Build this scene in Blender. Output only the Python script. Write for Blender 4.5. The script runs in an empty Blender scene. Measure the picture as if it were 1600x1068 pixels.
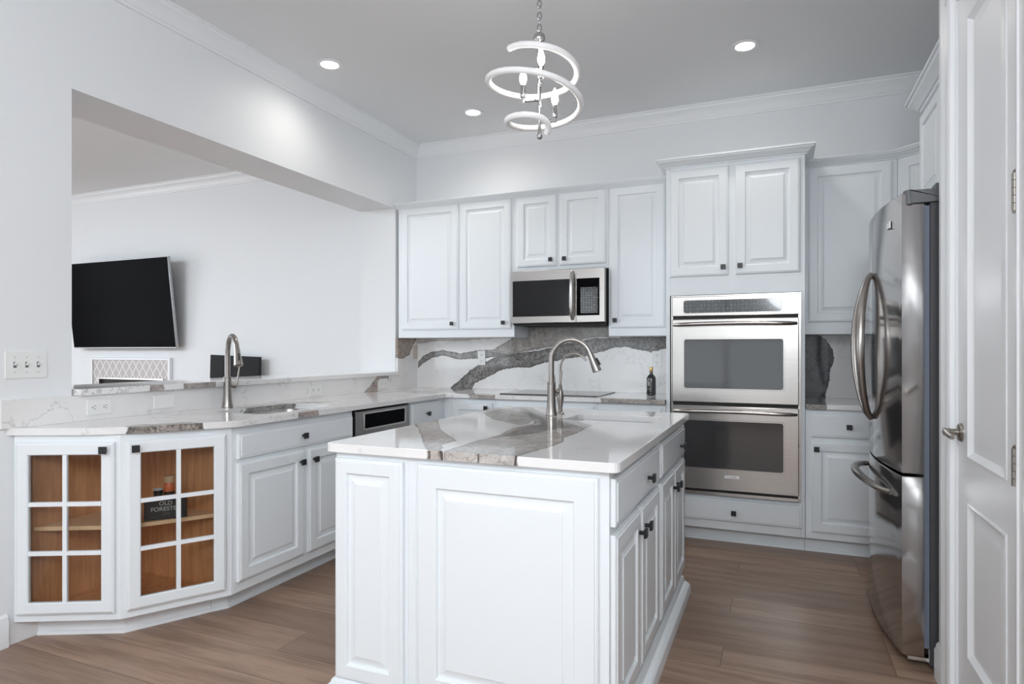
import bpy, bmesh, math, random
from mathutils import Vector, Matrix
random.seed(7)
S = bpy.context.scene
COL = S.collection
PI = math.pi

# ------------------------------------------------------------------ camera, world, lights, exposure
cam_d = bpy.data.cameras.new('camera')
cam = bpy.data.objects.new('camera', cam_d); COL.objects.link(cam)
cam.location = (2.984, -4.8826, 1.2421)
cam.rotation_euler = (PI/2, 0, 0.3988)
cam_d.sensor_width = 36.0
cam_d.lens = 988.6/1600*36
cam_d.shift_y = 12.77/1600
cam_d.clip_start = 0.05
S.camera = cam

w = bpy.data.worlds.new('world'); S.world = w
w.use_nodes = True
bg = w.node_tree.nodes['Background']
bg.inputs[0].default_value = (0.80, 0.88, 1.0, 1)
bg.inputs[1].default_value = 0.6

S.view_settings.view_transform = 'Standard'
S.view_settings.look = 'None'
S.view_settings.exposure = 0.38
S.view_settings.gamma = 1.0
S.view_settings.use_curve_mapping = False
S.cycles.diffuse_bounces = 6
S.cycles.glossy_bounces = 5
S.cycles.transmission_bounces = 6
S.cycles.transparent_max_bounces = 12
S.cycles.sample_clamp_indirect = 6.0
S.cycles.caustics_reflective = False
S.cycles.caustics_refractive = False

def area(name, loc, rot, sx, sy, power, color):
    l = bpy.data.lights.new(name, 'AREA'); l.shape = 'RECTANGLE'
    l.size = sx; l.size_y = sy; l.energy = power; l.color = color
    o = bpy.data.objects.new(name, l); COL.objects.link(o)
    o.location = loc; o.rotation_euler = rot
    return o
# daylight arriving through the three rear windows (each lamp stands just outside its window)
REAR = -8.6
WINS = [(-5.0, -2.6, 0.35, 2.55), (-1.5, 0.6, 0.35, 2.55), (1.0, 3.2, 0.35, 2.55)]
for i, (wx0, wx1, wz0, wz1) in enumerate(WINS):
    area('daylight', ((wx0+wx1)/2, REAR-0.30, (wz0+wz1)/2), (PI/2, 0, 0), wx1-wx0, wz1-wz0, (22, 22, 20)[i], (0.93, 0.97, 1.0))
# daylight from the living room's side windows
area('daylight', (-7.05, -3.6, 1.5), (0, -PI/2, 0), 2.2, 3.0, 60, (0.92, 0.96, 1.0))
# unseen fill lights added at the ceilings behind the camera and beyond the pass-through
area('ceiling_fill', (1.9, -6.6, 3.02), (0.35, 0, 0), 3.0, 2.4, 95, (0.90, 0.955, 1.0))
g_ = bpy.data.lights.new('fill_point', 'POINT'); g_.energy = 72; g_.shadow_soft_size = 0.35; g_.color = (0.90, 0.955, 1.0)  # unseen point fill added behind the camera to even out the kitchen
go_ = bpy.data.objects.new('fill_point', g_); COL.objects.link(go_); go_.location = (3.15, -5.5, 2.1)
area('ceiling_fill', (-3.9, -4.8, 3.02), (0.2, 0, 0), 3.0, 2.4, 335, (0.80, 0.915, 1.0))

# ------------------------------------------------------------------ materials
def new_mat(name):
    m = bpy.data.materials.new(name); m.use_nodes = True
    nt = m.node_tree
    return m, nt, nt.nodes['Principled BSDF']
def N(nt, t, **kw):
    n = nt.nodes.new(t)
    for k, v in kw.items(): setattr(n, k, v)
    return n
def L(nt, a, b): nt.links.new(a, b)
def math_n(nt, op, a, b=None, clamp=False):
    n = N(nt, 'ShaderNodeMath', operation=op); n.use_clamp = clamp
    for i, x in enumerate((a, b)):
        if x is None: continue
        if isinstance(x, (int, float)): n.inputs[i].default_value = x
        else: L(nt, x, n.inputs[i])
    return n.outputs[0]
def mix_c(nt, fac, a, b):
    n = N(nt, 'ShaderNodeMix', data_type='RGBA')
    for i, x in ((0, fac), (6, a), (7, b)):
        if isinstance(x, (int, float)): n.inputs[i].default_value = x
        elif isinstance(x, tuple): n.inputs[i].default_value = x if len(x) == 4 else (*x, 1)
        else: L(nt, x, n.inputs[i])
    return n.outputs[2]
def ss(nt, v, lo, hi):
    n = N(nt, 'ShaderNodeMapRange', interpolation_type='SMOOTHSTEP')
    L(nt, v, n.inputs[0]); n.inputs[1].default_value = lo; n.inputs[2].default_value = hi
    return n.outputs[0]
def noise(nt, vec, scale, detail=3, rough=0.55):
    n = N(nt, 'ShaderNodeTexNoise'); n.inputs['Scale'].default_value = scale
    n.inputs['Detail'].default_value = detail; n.inputs['Roughness'].default_value = rough
    L(nt, vec, n.inputs['Vector']); return n.outputs[0]
def simple(name, col, rough=0.5, metal=0.0, bump=None, ior=None, coat=0, spec=0.5):
    m, nt, b = new_mat(name)
    b.inputs['Base Color'].default_value = (*col, 1)
    b.inputs['Roughness'].default_value = rough
    if ior: b.inputs['IOR'].default_value = ior
    b.inputs['Metallic'].default_value = metal; b.inputs['Specular IOR Level'].default_value = spec
    if coat: b.inputs['Coat Weight'].default_value = coat; b.inputs['Coat Roughness'].default_value = 0.06
    tc = N(nt, 'ShaderNodeTexCoord')
    f = noise(nt, tc.outputs['Object'], 6, 4)
    r = N(nt, 'ShaderNodeMapRange'); L(nt, f, r.inputs[0])
    r.inputs[3].default_value = max(0, rough-0.04); r.inputs[4].default_value = rough+0.04
    L(nt, r.outputs[0], b.inputs['Roughness'])
    if bump:
        f2 = noise(nt, tc.outputs['Object'], bump[0], 3)
        bp = N(nt, 'ShaderNodeBump'); bp.inputs['Strength'].default_value = bump[1]; bp.inputs['Distance'].default_value = 0.002
        L(nt, f2, bp.inputs['Height']); L(nt, bp.outputs[0], b.inputs['Normal'])
    return m
def emit(name, col, s):
    m, nt, b = new_mat(name)
    b.inputs['Base Color'].default_value = (*col, 1)
    b.inputs['Emission Color'].default_value = (*col, 1)
    b.inputs['Emission Strength'].default_value = s
    return m
def brushed(name, col, rough, axis, amp=0.10, metal=1.0):
    """metal with fine brush lines running along the given axis"""
    m, nt, b = new_mat(name)
    b.inputs['Metallic'].default_value = metal
    tc = N(nt, 'ShaderNodeTexCoord'); mp = N(nt, 'ShaderNodeMapping')
    sc = [260, 260, 260]; sc['xyz'.index(axis)] = 1.5
    mp.inputs['Scale'].default_value = sc
    L(nt, tc.outputs['Object'], mp.inputs['Vector'])
    f = noise(nt, mp.outputs[0], 1.0, 2)
    L(nt, mix_c(nt, f, tuple(c*(1-amp) for c in col), tuple(min(1, c*(1+amp)) for c in col)), b.inputs['Base Color'])
    r = N(nt, 'ShaderNodeMapRange'); L(nt, f, r.inputs[0])
    r.inputs[3].default_value = rough*0.8; r.inputs[4].default_value = rough*1.25
    L(nt, r.outputs[0], b.inputs['Roughness'])
    return m

M = {}
M['cab'] = simple('white_cabinet_paint', (0.80, 0.835, 0.86), 0.32, bump=(90, 0.04))
M['wall'] = simple('white_wall_paint', (0.80, 0.815, 0.83), 0.6, bump=(160, 0.12))
M['ceil'] = simple('ceiling_paint', (0.78, 0.79, 0.80), 0.8, bump=(120, 0.1))
M['trim'] = simple('white_trim_paint', (0.82, 0.835, 0.85), 0.35)
M['black'] = simple('black_knob_metal', (0.012, 0.012, 0.014), 0.38)
M['plate'] = simple('white_plate_plastic', (0.82, 0.82, 0.81), 0.35)
M['screw'] = simple('plate_screw', (0.55, 0.55, 0.55), 0.35)
M['slot'] = simple('dark_slot', (0.02, 0.02, 0.02), 0.5)
M['steel'] = brushed('brushed_steel', (0.47, 0.445, 0.425), 0.22, 'x')
M['steel_y'] = brushed('fridge_steel', (0.47, 0.455, 0.45), 0.12, 'y', 0.04)
M['steel_dark'] = brushed('dark_bar_steel', (0.26, 0.25, 0.245), 0.24, 'y')
M['nickel'] = brushed('brushed_nickel', (0.36, 0.335, 0.315), 0.24, 'z', 0.05)
M['chrome'] = simple('polished_chrome', (0.82, 0.82, 0.83), 0.07, 1.0)
M['dark_chrome'] = simple('chandelier_chrome', (0.50, 0.50, 0.51), 0.10, 1.0)  # darker chrome tone for the chandelier metal
M['oven_glass'] = simple('dark_oven_glass', (0.035, 0.034, 0.036), 0.06, 0, coat=0.0, spec=0.8)
M['screen'] = simple('black_screen', (0.004, 0.004, 0.005), 0.25, ior=1.14, spec=0.12)
M['gasket'] = simple('blue_grey_gasket', (0.13, 0.15, 0.20), 0.5)
M['fr_body'] = simple('dark_grey_fridge_side', (0.06, 0.06, 0.065), 0.5, bump=(300, 0.3))
M['hinge'] = simple('grey_hinge_plastic', (0.11, 0.115, 0.12), 0.4)
M['dark'] = simple('black_recess', (0.008, 0.008, 0.008), 0.6)
M['sink'] = brushed('sink_steel', (0.52, 0.51, 0.50), 0.3, 'y')
M['bulb'] = emit('lit_bulb', (1.0, 0.95, 0.89), 55)
M['can'] = emit('lit_downlight', (1.0, 0.95, 0.88), 14)
M['bottle'] = simple('black_bottle_glass', (0.006, 0.007, 0.007), 0.08, coat=1.0)
M['gold'] = simple('gold_foil', (0.55, 0.38, 0.16), 0.3, 1.0)
M['ink'] = simple('pale_ink', (0.62, 0.62, 0.60), 0.5)
M['boxblk'] = simple('black_card', (0.012, 0.012, 0.013), 0.4)
M['orange'] = simple('orange_label', (0.62, 0.13, 0.03), 0.4)
M['cork'] = simple('cork_wood', (0.52, 0.33, 0.18), 0.6)
M['tile'] = None
M['hingem'] = brushed('aged_nickel', (0.36, 0.33, 0.30), 0.3, 'z')

# frosted spiral tube
m, nt, b = new_mat('ribbed_clear_acrylic')
b.inputs['Base Color'].default_value = (0.93, 0.92, 0.92, 1); b.inputs['Roughness'].default_value = 0.22
b.inputs['Subsurface Weight'].default_value = 0.25; b.inputs['Subsurface Radius'].default_value = (0.03, 0.03, 0.03)
tc = N(nt, 'ShaderNodeTexCoord'); wv = N(nt, 'ShaderNodeTexNoise'); wv.inputs['Scale'].default_value = 160
L(nt, tc.outputs['Object'], wv.inputs['Vector'])
bp = N(nt, 'ShaderNodeBump'); bp.inputs['Strength'].default_value = 0.25; bp.inputs['Distance'].default_value = 0.003
L(nt, wv.outputs[0], bp.inputs['Height']); L(nt, bp.outputs[0], b.inputs['Normal'])
M['acrylic'] = m

# clear pane
def pane(name, gl=0.10):
    m, nt, b = new_mat(name)
    t = N(nt, 'ShaderNodeBsdfTransparent'); t.inputs[0].default_value = (0.93, 0.94, 0.94, 1)
    g = N(nt, 'ShaderNodeBsdfGlossy'); g.inputs['Roughness'].default_value = 0.03
    f = N(nt, 'ShaderNodeFresnel'); f.inputs[0].default_value = 1.30
    mx = N(nt, 'ShaderNodeMixShader'); L(nt, f.outputs[0], mx.inputs[0])
    L(nt, t.outputs[0], mx.inputs[1]); L(nt, g.outputs[0], mx.inputs[2])
    L(nt, mx.outputs[0], nt.nodes['Material Output'].inputs[0])
    return m
M['glass'] = pane('clear_glass')

# wood interior of the glass cabinet
m, nt, b = new_mat('oak_veneer')
tc = N(nt, 'ShaderNodeTexCoord'); mp = N(nt, 'ShaderNodeMapping'); mp.inputs['Scale'].default_value = (14, 14, 1.2)
L(nt, tc.outputs['Object'], mp.inputs['Vector'])
f = noise(nt, mp.outputs[0], 3.0, 5, 0.65)
L(nt, mix_c(nt, ss(nt, f, 0.35, 0.7), (0.72, 0.36, 0.155), (0.55, 0.25, 0.10)), b.inputs['Base Color'])
b.inputs['Roughness'].default_value = 0.45
M['oak'] = m
M['oak_edge'] = simple('pale_oak_edge', (0.80, 0.52, 0.29), 0.5)

# plank floor: boards run along x
m, nt, b = new_mat('plank_floor')
tc = N(nt, 'ShaderNodeTexCoord')
br = N(nt, 'ShaderNodeTexBrick'); br.offset = 0.37; br.offset_frequency = 3
br.inputs['Scale'].default_value = 1.0; br.inputs['Mortar Size'].default_value = 0.0018
br.inputs['Brick Width'].default_value = 1.7; br.inputs['Row Height'].default_value = 0.19
br.inputs['Bias'].default_value = 0.0; br.inputs['Mortar Smooth'].default_value = 0.3
br.inputs['Color1'].default_value = (0, 0, 0, 1); br.inputs['Color2'].default_value = (1, 1, 1, 1); br.inputs['Mortar'].default_value = (0.5, 0.5, 0.5, 1)
L(nt, tc.outputs['Object'], br.inputs['Vector'])
sp = N(nt, 'ShaderNodeSeparateColor'); L(nt, br.outputs['Color'], sp.inputs[0])
plank = sp.outputs[0]
off = N(nt, 'ShaderNodeCombineXYZ'); L(nt, math_n(nt, 'MULTIPLY', plank, 37.0), off.inputs[0]); L(nt, math_n(nt, 'MULTIPLY', plank, 11.0), off.inputs[1])
add = N(nt, 'ShaderNodeVectorMath', operation='ADD'); L(nt, tc.outputs['Object'], add.inputs[0]); L(nt, off.outputs[0], add.inputs[1])
mp = N(nt, 'ShaderNodeMapping'); mp.inputs['Scale'].default_value = (0.9, 9.0, 1); L(nt, add.outputs[0], mp.inputs['Vector'])
g1 = noise(nt, mp.outputs[0], 1.6, 6, 0.62)
mp2 = N(nt, 'ShaderNodeMapping'); mp2.inputs['Scale'].default_value = (3.0, 120.0, 1); L(nt, add.outputs[0], mp2.inputs['Vector'])
g2 = noise(nt, mp2.outputs[0], 1.0, 3, 0.6)
wv = N(nt, 'ShaderNodeTexWave', wave_type='BANDS', bands_direction='Y'); wv.inputs['Scale'].default_value = 5.0
wv.inputs['Distortion'].default_value = 7.0; wv.inputs['Detail'].default_value = 3; wv.inputs['Detail Scale'].default_value = 1.2
L(nt, mp.outputs[0], wv.inputs['Vector'])
c0 = mix_c(nt, plank, (0.400, 0.268, 0.190), (0.235, 0.152, 0.108))
c1 = mix_c(nt, math_n(nt, 'MULTIPLY', ss(nt, g1, 0.40, 0.66), 0.75), c0, (0.170, 0.104, 0.073))
c2 = mix_c(nt, math_n(nt, 'MULTIPLY', ss(nt, wv.outputs[1], 0.45, 1.0), 0.38), c1, (0.40, 0.275, 0.205))
c3 = mix_c(nt, math_n(nt, 'MULTIPLY', ss(nt, g2, 0.5, 0.72), 0.5), c2, (0.15, 0.092, 0.066))
c4 = mix_c(nt, math_n(nt, 'MULTIPLY', br.outputs['Fac'], 0.7), c3, (0.06, 0.038, 0.028))
L(nt, c4, b.inputs['Base Color'])
rr = N(nt, 'ShaderNodeMapRange'); L(nt, g1, rr.inputs[0]); rr.inputs[3].default_value = 0.30; rr.inputs[4].default_value = 0.46
L(nt, rr.outputs[0], b.inputs['Roughness'])
bp = N(nt, 'ShaderNodeBump'); bp.inputs['Strength'].default_value = 0.25; bp.inputs['Distance'].default_value = 0.001
L(nt, math_n(nt, 'SUBTRACT', g2, br.outputs['Fac']), bp.inputs['Height']); L(nt, bp.outputs[0], b.inputs['Normal'])
M['floor'] = m

# white quartz with bold grey veins; every vein is a band between two curves of one coordinate
def fcurve(nt, fac, pts, t0, t1, w0, w1):
    n = N(nt, 'ShaderNodeFloatCurve'); c = n.mapping.curves[0]
    P = sorted(((t-t0)/(t1-t0), (q-w0)/(w1-w0)) for t, q in pts)
    P = [(max(0, min(1, a)), max(0, min(1, q))) for a, q in P]
    P = [P[0]] + [p for i, p in enumerate(P[1:], 1) if p[0] > P[i-1][0]+1e-4]
    if P[0][0] > 0: P.insert(0, (0.0, P[0][1]))
    if P[-1][0] < 1: P.append((1.0, P[-1][1]))
    while len(c.points) < len(P): c.points.new(0.5, 0.5)
    for p, (a, q) in zip(c.points, P): p.location = (a, q); p.handle_type = 'VECTOR'
    n.mapping.update(); L(nt, fac, n.inputs['Value'])
    r = N(nt, 'ShaderNodeMapRange'); L(nt, n.outputs[0], r.inputs[0])
    r.inputs[3].default_value = w0; r.inputs[4].default_value = w1
    return r.outputs[0]
def quartz(name, bands, seed=0.0, thin=0.35):
    """bands: dict(t='x', w='z', tr=(t0,t1), wr=(w0,w1), lo=[(t,w)..], hi=[..], col=(..), k=strength, jag=, rim=)"""
    m, nt, b = new_mat(name)
    tc = N(nt, 'ShaderNodeTexCoord'); co = tc.outputs['Object']
    av = N(nt, 'ShaderNodeVectorMath', operation='ADD'); L(nt, co, av.inputs[0]); av.inputs[1].default_value = (seed, seed*1.7, seed*0.6)
    nz = N(nt, 'ShaderNodeTexNoise'); nz.inputs['Scale'].default_value = 20; nz.inputs['Detail'].default_value = 8; nz.inputs['Roughness'].default_value = 0.72
    L(nt, av.outputs[0], nz.inputs['Vector'])
    sn = N(nt, 'ShaderNodeSeparateColor'); L(nt, nz.outputs['Color'], sn.inputs[0])
    sx = N(nt, 'ShaderNodeSeparateXYZ'); L(nt, co, sx.inputs[0])
    ax = dict(x=sx.outputs[0], y=sx.outputs[1], z=sx.outputs[2])
    # soft clouds and faint hair veins on the white ground
    cl = noise(nt, av.outputs[0], 2.2, 5, 0.6)
    col = mix_c(nt, math_n(nt, 'MULTIPLY', ss(nt, cl, 0.48, 0.75), 0.45), (0.83, 0.82, 0.815), (0.66, 0.645, 0.64))
    hv = noise(nt, av.outputs[0], 1.3, 7, 0.62)
    h = math_n(nt, 'ABSOLUTE', math_n(nt, 'SUBTRACT', hv, 0.5))
    hm = math_n(nt, 'SUBTRACT', 1.0, ss(nt, h, 0.0, 0.006))
    col = mix_c(nt, math_n(nt, 'MULTIPLY', hm, thin), col, (0.22, 0.20, 0.19))
    grain = noise(nt, av.outputs[0], 55, 8, 0.8)
    streak = noise(nt, av.outputs[0], 7, 7, 0.7)
    wp = N(nt, 'ShaderNodeVectorMath', operation='MULTIPLY_ADD'); L(nt, nz.outputs['Color'], wp.inputs[0]); wp.inputs[1].default_value = (0.12, 0.12, 0.12); L(nt, av.outputs[0], wp.inputs[2])
    vo = N(nt, 'ShaderNodeTexVoronoi', feature='DISTANCE_TO_EDGE'); vo.inputs['Scale'].default_value = 6.5; L(nt, wp.outputs[0], vo.inputs['Vector'])
    crack = math_n(nt, 'SUBTRACT', 1.0, ss(nt, vo.outputs['Distance'], 0.0, 0.035))
    for d in bands:
        t0, t1 = d['tr']; w0, w1 = d['wr']; jag = d.get('jag', 0.02)
        t = math_n(nt, 'ADD', ax[d['t']], math_n(nt, 'MULTIPLY', math_n(nt, 'SUBTRACT', sn.outputs[0], 0.5), jag))
        wq = math_n(nt, 'ADD', ax[d['w']], math_n(nt, 'MULTIPLY', math_n(nt, 'SUBTRACT', sn.outputs[1], 0.5), jag*1.6))
        tn = N(nt, 'ShaderNodeMapRange'); L(nt, t, tn.inputs[0]); tn.inputs[1].default_value = t0; tn.inputs[2].default_value = t1
        lo = fcurve(nt, tn.outputs[0], d['lo'], t0, t1, w0, w1); hi = fcurve(nt, tn.outputs[0], d['hi'], t0, t1, w0, w1)
        din = math_n(nt, 'MINIMUM', math_n(nt, 'SUBTRACT', wq, lo), math_n(nt, 'SUBTRACT', hi, wq))
        din = math_n(nt, 'MINIMUM', din, math_n(nt, 'MINIMUM', math_n(nt, 'SUBTRACT', t, t0), math_n(nt, 'SUBTRACT', t1, t)))
        mask = ss(nt, din, -0.0015, d.get('soft', 0.0025))
        base = d.get('col', (0.34, 0.32, 0.305)); dk = d.get('dark', tuple(c*0.42 for c in base)); lt = tuple(min(1, c*1.45) for c in base)
        vc = mix_c(nt, ss(nt, streak, 0.42, 0.68), base, lt)
        vc = mix_c(nt, math_n(nt, 'MULTIPLY', ss(nt, grain, 0.46, 0.60), d.get('grain', 0.6)), vc, dk)
        vc = mix_c(nt, math_n(nt, 'MULTIPLY', crack, d.get('crack', 0.6)), vc, dk)
        rim = math_n(nt, 'SUBTRACT', 1.0, ss(nt, din, 0.0, d.get('rim', 0.012)))
        vc = mix_c(nt, math_n(nt, 'MULTIPLY', rim, d.get('rimk', 0.7)), vc, dk)
        col = mix_c(nt, math_n(nt, 'MULTIPLY', mask, d.get('k', 1.0)), col, vc)
    L(nt, col, b.inputs['Base Color'])
    b.inputs['Roughness'].default_value = 0.07
    b.inputs['IOR'].default_value = 1.55
    return m
XZ = dict(t='x', w='z', tr=(0.0, 2.30), wr=(0.85, 1.45))
A_top = [(0.027,1.138),(0.073,1.19),(0.17,1.23),(0.267,1.246),(0.362,1.232),(0.455,1.215),(0.548,1.23),(0.627,1.243),(0.759,1.25),(0.877,1.305),(0.941,1.348),(1.0,1.40)]
A_bot = [(0.027,1.076),(0.073,1.122),(0.17,1.173),(0.267,1.196),(0.362,1.176),(0.443,1.160),(0.548,1.169),(0.699,1.172),(0.848,1.196),(1.05,1.228),(1.219,1.256),(1.437,1.306),(1.648,1.346),(2.3,1.346)]
B_top = [(0.349,0.912),(0.455,0.992),(0.548,1.071),(0.639,1.126),(0.789,1.187),(0.935,1.214),(1.107,1.23),(1.219,1.25),(1.437,1.300),(1.648,1.34),(2.2,1.345)]
B_bot = [(0.349,0.90),(0.55,0.90),(0.566,0.917),(0.591,0.962),(0.699,1.007),(0.818,1.069),(0.935,1.097),(1.107,1.099),(1.219,1.136),(1.41,1.174),(1.596,1.2),(1.7,1.231),(1.803,1.261),(1.903,1.266),(2.002,1.241),(2.09,1.221),(2.163,1.246),(2.3,1.26)]
M['q_back'] = quartz('quartz_back_splash', [
    dict(XZ, lo=[(0,1.30),(0.138,1.312),(0.267,1.325),(0.455,1.322),(0.70,1.335),(0.9,1.345)], hi=[(0,1.45),(2.3,1.45)], tr=(0.0,0.86), col=(0.56,0.48,0.45), k=0.8, jag=0.03),
    dict(XZ, tr=(0.027,2.30), lo=A_bot, hi=[(t, q) for t, q in A_top]+[(1.1,1.45),(2.3,1.45)], col=(0.34,0.315,0.295), rim=0.025, grain=0.7, jag=0.024, dark=(0.17,0.155,0.145)),
    dict(XZ, tr=(0.027,1.0), lo=A_bot, hi=[q for q in A_top if q[0] < 0.7]+[(0.80,1.225),(0.93,1.207),(1.0,1.20)], col=(0.26,0.25,0.24), dark=(0.09,0.085,0.08), rim=0.02, grain=0.9, rimk=0.7, jag=0.024, soft=0.006),
    dict(XZ, tr=(0.349,2.30), lo=B_bot, hi=B_top, col=(0.23,0.22,0.212), dark=(0.06,0.057,0.055), rim=0.03, grain=1.0, rimk=0.6, jag=0.026),
], 1.3, thin=0.2)
YX = dict(t='y', w='x', tr=(-3.10,-1.47), wr=(1.40,2.60))
M['q_island'] = quartz('quartz_island_top', [
    dict(YX, tr=(-2.31,-1.47), lo=[(-1.58,1.555),(-1.9,1.563),(-2.156,1.736),(-2.311,1.93)], hi=[(-1.47,1.62),(-1.69,1.695),(-2.08,1.912),(-2.26,1.957),(-2.31,1.94)], col=(0.50,0.475,0.455), k=0.85, rim=0.01, rimk=0.5, grain=0.4),
    dict(YX, tr=(-3.10,-2.20), lo=[(-3.089,1.927),(-2.92,1.809),(-2.643,1.628),(-2.438,1.474),(-2.3,1.40)], hi=[(-3.07,1.971),(-2.95,1.909),(-2.84,1.905),(-2.733,1.816),(-2.608,1.713),(-2.305,1.523),(-2.2,1.48)], col=(0.47,0.42,0.39), rim=0.018, grain=0.45, rimk=0.6),
    dict(YX, lo=[(-3.1,1.985),(-2.868,1.974),(-2.641,1.986),(-2.417,1.95),(-2.278,1.978),(-2.202,1.968),(-1.898,1.814),(-1.69,1.695),(-1.5,1.58)], hi=[(-3.1,2.24),(-2.98,2.25),(-2.856,2.271),(-2.725,2.274),(-2.612,2.241),(-2.49,2.249),(-2.197,2.232),(-2.029,2.108),(-1.913,1.94),(-1.656,1.776),(-1.5,1.68)], col=(0.47,0.44,0.415), rim=0.014, grain=0.35, rimk=0.75),
    dict(YX, tr=(-2.75,-1.50), lo=[(-2.75,1.985),(-2.55,1.975),(-2.4,1.965),(-2.25,2.0),(-2.1,1.94),(-1.9,1.81),(-1.5,1.58)], hi=[(-2.75,2.01),(-2.55,2.11),(-2.4,2.14),(-2.25,2.20),(-2.1,2.09),(-1.9,1.91),(-1.5,1.64)], col=(0.20,0.187,0.18), k=0.9, rim=0.03, rimk=0.1, grain=0.8, soft=0.03),
] + [dict(t='x', w='y', tr=(a, a+q), wr=(-3.12, -3.0), lo=[(a, -3.12), (a+q, -3.12)], hi=[(a, -3.066), (a+q, -3.07)], col=(0.10, 0.085, 0.075), jag=0.03, rimk=0.3) for a, q in ((1.925, 0.007), (1.968, 0.012), (2.105, 0.006), (2.232, 0.009))], 4.2, thin=0.15)
YXl = dict(t='y', w='x', tr=(-3.30,0.0), wr=(-0.05,0.75))
M['q_left'] = quartz('quartz_perimeter_top', [
    dict(YXl, tr=(-3.03,-2.79), lo=[(-3.03,0.40),(-2.95,0.38),(-2.79,0.50)], hi=[(-3.03,0.75),(-2.79,0.75)], col=(0.30,0.265,0.24), dark=(0.05,0.045,0.04), rim=0.03, jag=0.06, grain=0.9),
    dict(YXl, tr=(-2.26,-2.10), lo=[(-2.26,0.60),(-2.1,0.60)], hi=[(-2.26,0.75),(-2.1,0.75)], col=(0.40,0.34,0.31), jag=0.03),
    dict(YXl, tr=(-2.20,-1.62), lo=[(-2.2,0.10),(-1.9,0.06),(-1.7,0.18),(-1.62,0.3)], hi=[(-2.2,0.20),(-1.9,0.22),(-1.7,0.34),(-1.62,0.40)], col=(0.33,0.31,0.29), jag=0.05, grain=0.9),
    dict(YXl, tr=(-0.80,-0.40), lo=[(-0.8,0.0),(-0.6,0.0),(-0.4,0.25)], hi=[(-0.8,0.05),(-0.6,0.35),(-0.4,0.45)], col=(0.55,0.51,0.48), k=0.6, jag=0.05),
    dict(t='x', w='y', tr=(0.34,0.60), wr=(-0.75,0.0), lo=[(0.34,-0.75),(0.6,-0.75)], hi=[(0.34,-0.1),(0.45,0.0),(0.6,0.0)], col=(0.45,0.42,0.40), jag=0.05),
    dict(t='x', w='y', tr=(0.86,1.07), wr=(-0.75,0.0), lo=[(0.8,-0.75),(1.1,-0.75)], hi=[(0.8,-0.5),(1.1,-0.55)], col=(0.42,0.38,0.36), jag=0.08),
    dict(t='x', w='y', tr=(1.86,2.32), wr=(-0.75,0.0), lo=[(1.8,-0.75),(2.3,-0.75)], hi=[(1.8,-0.62),(2.0,-0.58),(2.3,-0.45)], col=(0.44,0.41,0.38), jag=0.08),
], 7.7, thin=0.3)
M['q_leftsplash'] = quartz('quartz_left_splash', [
    dict(t='y', w='z', tr=(-0.82,-0.47), wr=(0.85,1.40), lo=[(-0.82,0.90),(-0.625,0.905),(-0.622,1.0),(-0.50,1.0),(-0.47,0.985)], hi=[(-0.82,0.905),(-0.72,0.965),(-0.625,1.035),(-0.47,1.035)], col=(0.40,0.35,0.32), jag=0.02),
    dict(t='y', w='z', tr=(-0.40,-0.02), wr=(0.85,1.40), lo=[(-0.4,1.18),(-0.249,1.17),(-0.147,1.205),(-0.095,1.28),(-0.03,1.345)], hi=[(-0.4,1.40),(0,1.40)], col=(0.36,0.29,0.25), jag=0.02, rim=0.02),
], 2.9, thin=0.3)
M['q_ledge'] = quartz('quartz_ledge', [
    dict(t='y', w='x', tr=(-2.64,-2.56), wr=(-0.5,0.1), lo=[(-2.64,-0.5),(-2.5,-0.5)], hi=[(-2.64,0.1),(-2.5,0.1)], col=(0.40,0.36,0.34), jag=0.04),
    dict(t='y', w='x', tr=(-2.44,-2.23), wr=(-0.5,0.1), lo=[(-2.64,-0.5),(-2.2,-0.5)], hi=[(-2.64,0.1),(-2.2,0.1)], col=(0.38,0.34,0.32), jag=0.04),
], 5.1, thin=0.45)
M['q_right'] = quartz('quartz_right_splash', [
    dict(t='z', w='x', tr=(0.85,1.45), wr=(3.0,3.8), lo=[(0.85,3.0),(1.45,3.0)], hi=[(0.85,3.27),(0.954,3.283),(1.007,3.303),(1.096,3.31),(1.184,3.334),(1.25,3.33),(1.316,3.283),(1.343,3.25),(1.45,3.2)], col=(0.075,0.078,0.085), jag=0.03, grain=0.5, rim=0.01),
], 3.3, thin=0.1)
M['q_rightc'] = quartz('quartz_right_top', [
    dict(t='x', w='y', tr=(3.10,3.25), wr=(-0.75,0.0), lo=[(3.1,-0.75),(3.3,-0.75)], hi=[(3.1,0.0),(3.3,0.0)], col=(0.32,0.29,0.28), jag=0.05, grain=0.9),
], 6.3, thin=0.1)

# lattice tile
m, nt, b = new_mat('diamond_lattice_tile')
tc = N(nt, 'ShaderNodeTexCoord'); sx = N(nt, 'ShaderNodeSeparateXYZ'); L(nt, tc.outputs['Object'], sx.inputs[0])
ua = math_n(nt, 'MULTIPLY', sx.outputs[0], 9.2); va = math_n(nt, 'MULTIPLY', sx.outputs[2], 6.6)
def near_line(q):
    fr = math_n(nt, 'FRACT', q); d = math_n(nt, 'ABSOLUTE', math_n(nt, 'SUBTRACT', fr, 0.5))
    return ss(nt, d, 0.41, 0.46)
ln = math_n(nt, 'MAXIMUM', near_line(math_n(nt, 'ADD', ua, va)), near_line(math_n(nt, 'SUBTRACT', ua, va)))
L(nt, mix_c(nt, ln, (0.46, 0.42, 0.41), (0.74, 0.70, 0.67)), b.inputs['Base Color']); b.inputs['Roughness'].default_value = 0.35
M['tile'] = m
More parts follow.
